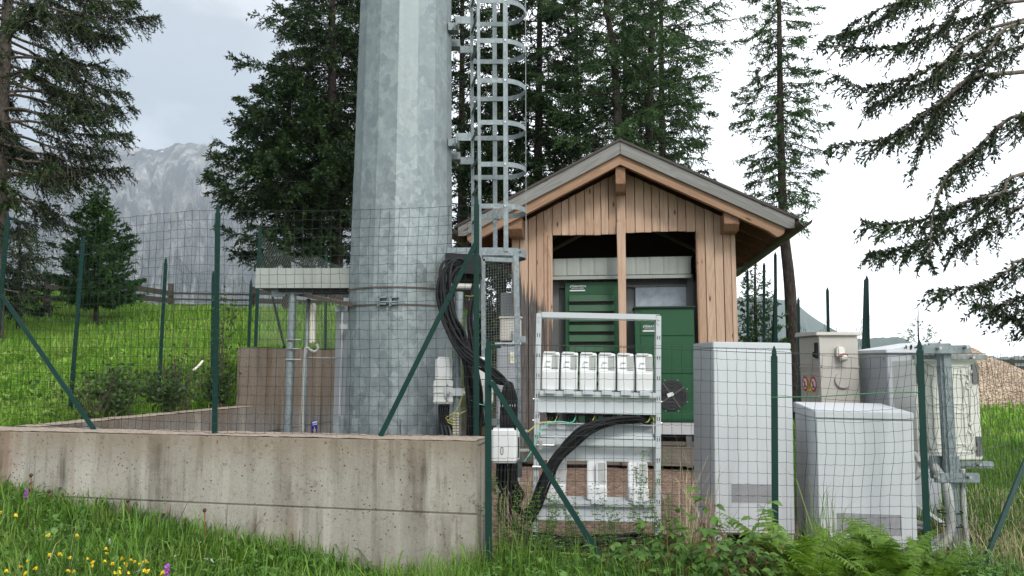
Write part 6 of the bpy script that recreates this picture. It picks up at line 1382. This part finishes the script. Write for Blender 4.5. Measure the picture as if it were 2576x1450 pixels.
BP = [(1585, 4.9, .40, 'bramble in front of the rack near the brace foot'), (1640, 4.7, .44, 'bramble below the right rack upright'), (1690, 4.95, .52, 'bramble with a reddish stem left of the tall cabinet'), (1760, 5.0, .56, 'bramble before the left edge of the tall cabinet'), (1835, 5.05, .60, 'tall bramble reaching up to the tall cabinet grille'), (1880, 4.85, .54, 'bramble between the tall cabinet and the middle fence post'), (1780, 4.6, .40, 'low bramble at the bottom edge before the tall cabinet'), (1700, 4.5, .34, 'low bramble at the bottom edge beside the rack'), (1860, 4.5, .34, 'low bramble at the bottom edge beside the ferns'), (1600, 4.5, .28, 'lowest bramble by the tall grass'), (1930, 4.7, .40, 'bramble tangled with the first ferns')]
for k, (px, Y, H, lab) in enumerate(BP): p = at(px, 1400, Y); p[2] = float(h(p[0], p[1])); bramble(p, 200+k, lab, 6, H)
# bedstraw weeds climbing at the fence
def weed(loc, seed, label, nst=9, hgt=.6):
    r = np.random.default_rng(seed); t = thing('bedstraw_weed', label, 'weed', loc, group='thin weeds climbing by the fence brace'); st = MB(); fo = Foliage(); loc = np.array(loc)
    for k in range(nst):
        a = r.uniform(0, 6.28); H = hgt*r.uniform(.5, 1.15); w_ = r.uniform(.05, .28); P = loc+[r.uniform(-.1, .1), r.uniform(-.05, .05), 0]+spline([[0, 0, 0], [.3*w_*math.cos(a), .3*w_*math.sin(a), H*.5], [w_*math.cos(a), w_*math.sin(a)*.5, H]], 12); st.tube(P, np.linspace(.0024, .001, 12), 3, False)
        for q_ in np.linspace(.12, 1, int(H/.035)):
            b = np.array([np.interp(q_, np.linspace(0, 1, 12), P[:, c]) for c in range(3)]); m = 7; az = np.arange(m)*2*math.pi/m+r.uniform(0, 1); D = nrm(np.stack([np.cos(az), np.sin(az), np.full(m, .35)], -1)); fo.add(np.repeat(b[None], m, 0), D, r.uniform(.012, .03, m), np.full(m, .0065))
            if r.random() < .4 and q_ > .5: D = nrm(r.normal(0, 1, (6, 3))+[0, 0, .8]); fo.add(b+D*r.uniform(.01, .05, (6, 1)), D, np.full(6, .016), np.full(6, .008))
    st.build('stem', MAT['stem'], t); fo.build('foliage', MAT['bramble'], t, r)
WP = [(1262, 5.35, .62, 'bedstraw weed right of the fence post by the wall'), (1300, 5.3, .75, 'bedstraw weed below the white junction unit'), (1345, 5.35, .62, 'bedstraw weed before the left rack upright'), (1400, 5.3, .55, 'bedstraw weed before the lower left rack shelf'), (1455, 5.4, .45, 'bedstraw weed at the middle of the rack'), (1520, 5.3, .55, 'bedstraw weed at the foot of the fence brace'), (1600, 5.4, .75, 'tall bedstraw weed before the right rack upright'), (1650, 5.45, .55, 'bedstraw weed between the rack and the tall cabinet'), (1330, 5.0, .35, 'low bedstraw weed in the tall grass'), (1430, 5.0, .35, 'low bedstraw weed before the cable heap')]
for k, (px, Y, H, lab) in enumerate(WP): p = at(px, 1400, Y); p[2] = float(h(p[0], p[1])); weed(p, 300+k, lab, 10, H)
# tall grass stalks before the low cabinet
def tallgrass(loc, seed, label, n=14, hgt=.7, mat='grass'):
    r = np.random.default_rng(seed); n_ = n; X = loc[0]+r.normal(0, .05, n_); Yv = loc[1]+r.normal(0, .04, n_); o = blades('tall_grass_tuft', X, Yv, hgt*r.uniform(.5, 1.1, n_), r.uniform(.003, .008, n_), mat, r, .45); tag(o, label, 'grass tuft', 'tall grass tufts at the cabinets')
for k, (px, Y, H, m_, lab) in enumerate([(2075, 5.1, .85, 'grass', 'tall blue green grass tuft before the left side of the low cabinet'), (2100, 5.15, .7, 'grass', 'tall grass tuft before the left edge of the low cabinet grille'), (2020, 5.2, .55, 'grass', 'grass tuft in the gap right of the middle fence post'), (1745, 5.3, .8, 'straw', 'dry straw tuft left of the tall cabinet'), (1300, 4.9, .5, 'grass', 'tall grass tuft at the bottom edge by the wall end'), (1470, 4.9, .5, 'grass', 'tall grass tuft at the bottom edge below the rack')]):
    p = at(px, 1400, Y); tallgrass(p, 400+k, lab, 22, H, m_)
# scrub along the side wall
def shrub(loc, seed, label, n, R_, H, leaves=True, cat='shrub'):
    r = np.random.default_rng(seed); t = thing('meadow_shrub', label, cat, loc, group='shrubs by the side wall'); st = MB(); fo = Foliage(); loc = np.array(loc)
    for k in range(n):
        a = r.uniform(0, 6.28); q_ = R_*r.uniform(.2, 1); P = loc+spline([[r.normal(0, .08), r.normal(0, .08), 0], [q_*.5*math.cos(a), q_*.5*math.sin(a), H*r.uniform(.4, .6)], [q_*math.cos(a), q_*math.sin(a), H*r.uniform(.6, 1.1)]], 10); st.tube(P, np.linspace(.006, .002, 10), 4, False)
        if True:
            m = 26 if leaves else 4; f = r.uniform(.25, 1, m); b = np.stack([np.interp(f, np.linspace(0, 1, 10), P[:, c]) for c in range(3)], -1)+r.normal(0, .04, (m, 3)); fo.add(b, nrm(r.normal(0, 1, (m, 3))+[0, 0, .2]), r.uniform(.04, .075, m), r.uniform(.025, .045, m))
    st.build('branch', MAT['twig'], t)
    fo.build('foliage', MAT['scrub'], t, r)
for k, (px, py, Y, R_, H, n, lf, lab) in enumerate([(352, 1025, 7.9, .38, .62, 26, True, 'leafy shrub left of the second post on the side wall'), (300, 1030, 7.6, .32, .5, 18, False, 'bare twiggy shrub left of the leafy shrub'), (455, 1010, 8.6, .35, .55, 22, True, 'leafy shrub between the second and third posts on the side wall'), (500, 1000, 8.9, .35, .7, 20, False, 'bare twiggy shrub before the third post on the side wall'), (590, 990, 9.5, .30, .55, 22, True, 'leafy shrub beside the step of the dark wall'), (555, 985, 9.6, .25, 1.75, 9, True, 'tall thin sapling behind the large fence post'), (430, 1000, 8.9, .5, .9, 10, False, 'bare stems rising above the shrubs on the side wall')]):
    p = at(px, py, Y); 
    if sL(p[0], p[1]) < .4: p[:2] += nL*(.4-sL(p[0], p[1]))
    p[2] = float(h(p[0], p[1]))-.02; shrub(p, 500+k, lab, n, R_, H, lf)
mb = MB(); a = at(486, 932, 8.6); b = at(511, 908, 8.7); mb.tube(spline([a, .5*(a+b)+[0, 0, -.01], b], 8), .014, 6); o = mb.build('dead_branch', paint('bleached_wood', lin(226,222,206), .8), None, True); tag(o, 'short bleached dead branch caught above the shrubs', 'branch')
# ------------------------------------------------------------------ haze, sky, light, render settings
SUN_EL, SUN_AZ = R(42), R(166)
hz_ = MB(); hz_.box([0, 1640, 300], (6400, 3900, 1500)); 
n = NT('air_haze'); t_ = n.t; t_.nodes.remove(n.b); v = t_.nodes.new('ShaderNodeVolumePrincipled'); v.inputs['Color'].default_value = (.82, .90, 1, 1); v.inputs['Density'].default_value = .00017; v.inputs['Anisotropy'].default_value = .1
t_.links.new(v.outputs[0], t_.nodes['Material Output'].inputs['Volume'])
o = hz_.build('haze', n.m); tag(o, 'pale blue haze in the mountain air', 'haze', kind='stuff')
w = bpy.data.worlds.new('World'); sc.world = w; w.use_nodes = True; t_ = w.node_tree; nt = t_.nodes; lk = t_.links
bg = nt['Background']; sky = nt.new('ShaderNodeTexSky'); sky.sky_type = 'NISHITA'; sky.sun_disc = False; sky.sun_elevation = SUN_EL; sky.sun_rotation = SUN_AZ; sky.altitude = 1800
tc_ = nt.new('ShaderNodeTexCoord'); 
mp = nt.new('ShaderNodeMapping'); mp.inputs['Scale'].default_value = (1.0, 1.0, 2.6); lk.new(tc_.outputs['Generated'], mp.inputs[0])
nz = nt.new('ShaderNodeTexNoise'); nz.inputs['Scale'].default_value = 4.2; nz.inputs['Detail'].default_value = 7; nz.inputs['Roughness'].default_value = .52; lk.new(mp.outputs[0], nz.inputs['Vector'])
sx_ = nt.new('ShaderNodeSeparateXYZ'); lk.new(tc_.outputs['Generated'], sx_.inputs[0])
def mrn(v, a, b, c, d):
    m = nt.new('ShaderNodeMapRange'); m.clamp = True; m.interpolation_type = 'SMOOTHSTEP'; lk.new(v, m.inputs[0])
    for i, q in enumerate((a, b, c, d)): m.inputs[i+1].default_value = q
    return m.outputs[0]
def mth(op, a, b):
    m = nt.new('ShaderNodeMath'); m.operation = op
    for i, q in enumerate((a, b)):
        if isinstance(q, (int, float)): m.inputs[i].default_value = q
        else: lk.new(q, m.inputs[i])
    return m.outputs[0]
# bright thin cloud in the right half of the sky, blue-grey cloud bank on the left
side = mrn(sx_.outputs[0], -.34, .12, 0, 1)
dark = mth('MULTIPLY', mrn(nz.outputs[0], .42, .60, 1, 0), mth('SUBTRACT', 1.0, side))
low = mth('MULTIPLY', mrn(sx_.outputs[2], .22, .40, 1, 0), mth('SUBTRACT', 1.0, side))
dk_ = mth('MINIMUM', 1.0, mth('ADD', mth('MULTIPLY', dark, .75), mth('MULTIPLY', low, .5)))
mx = nt.new('ShaderNodeMix'); mx.data_type = 'RGBA'; mx.inputs[6].default_value = (4.7, 4.9, 5.2, 1); mx.inputs[7].default_value = (2.6, 2.95, 3.35, 1); lk.new(dk_, mx.inputs[0])
br_ = nt.new('ShaderNodeMix'); br_.data_type = 'RGBA'; br_.inputs[7].default_value = (12.2, 12.4, 12.6, 1); lk.new(side, br_.inputs[0]); lk.new(mx.outputs[2], br_.inputs[6])
fin = nt.new('ShaderNodeMix'); fin.data_type = 'RGBA'; fin.inputs[0].default_value = .93; lk.new(sky.outputs[0], fin.inputs[6]); lk.new(br_.outputs[2], fin.inputs[7])
lk.new(fin.outputs[2], bg.inputs[0]); bg.inputs[1].default_value = .13
sun = bpy.data.lights.new('sun', 'SUN'); sun.energy = 1.4; sun.angle = R(14); sun.color = (1, .95, .88); so_ = bpy.data.objects.new('sun', sun); COL.objects.link(so_)
az = SUN_AZ; d = Vector((math.sin(az)*math.cos(SUN_EL), math.cos(az)*math.cos(SUN_EL), math.sin(SUN_EL))); so_.rotation_euler = (-d).to_track_quat('-Z', 'Y').to_euler(); so_.location = d*50
vs = sc.view_settings; vs.view_transform = 'Standard'; vs.look = 'None'; vs.exposure = .42; vs.gamma = 1
c_ = sc.cycles; c_.max_bounces = 6; c_.diffuse_bounces = 3; c_.glossy_bounces = 2; c_.transmission_bounces = 4; c_.transparent_max_bounces = 8; c_.volume_bounces = 2; c_.caustics_reflective = False; c_.caustics_refractive = False; c_.use_denoising = True
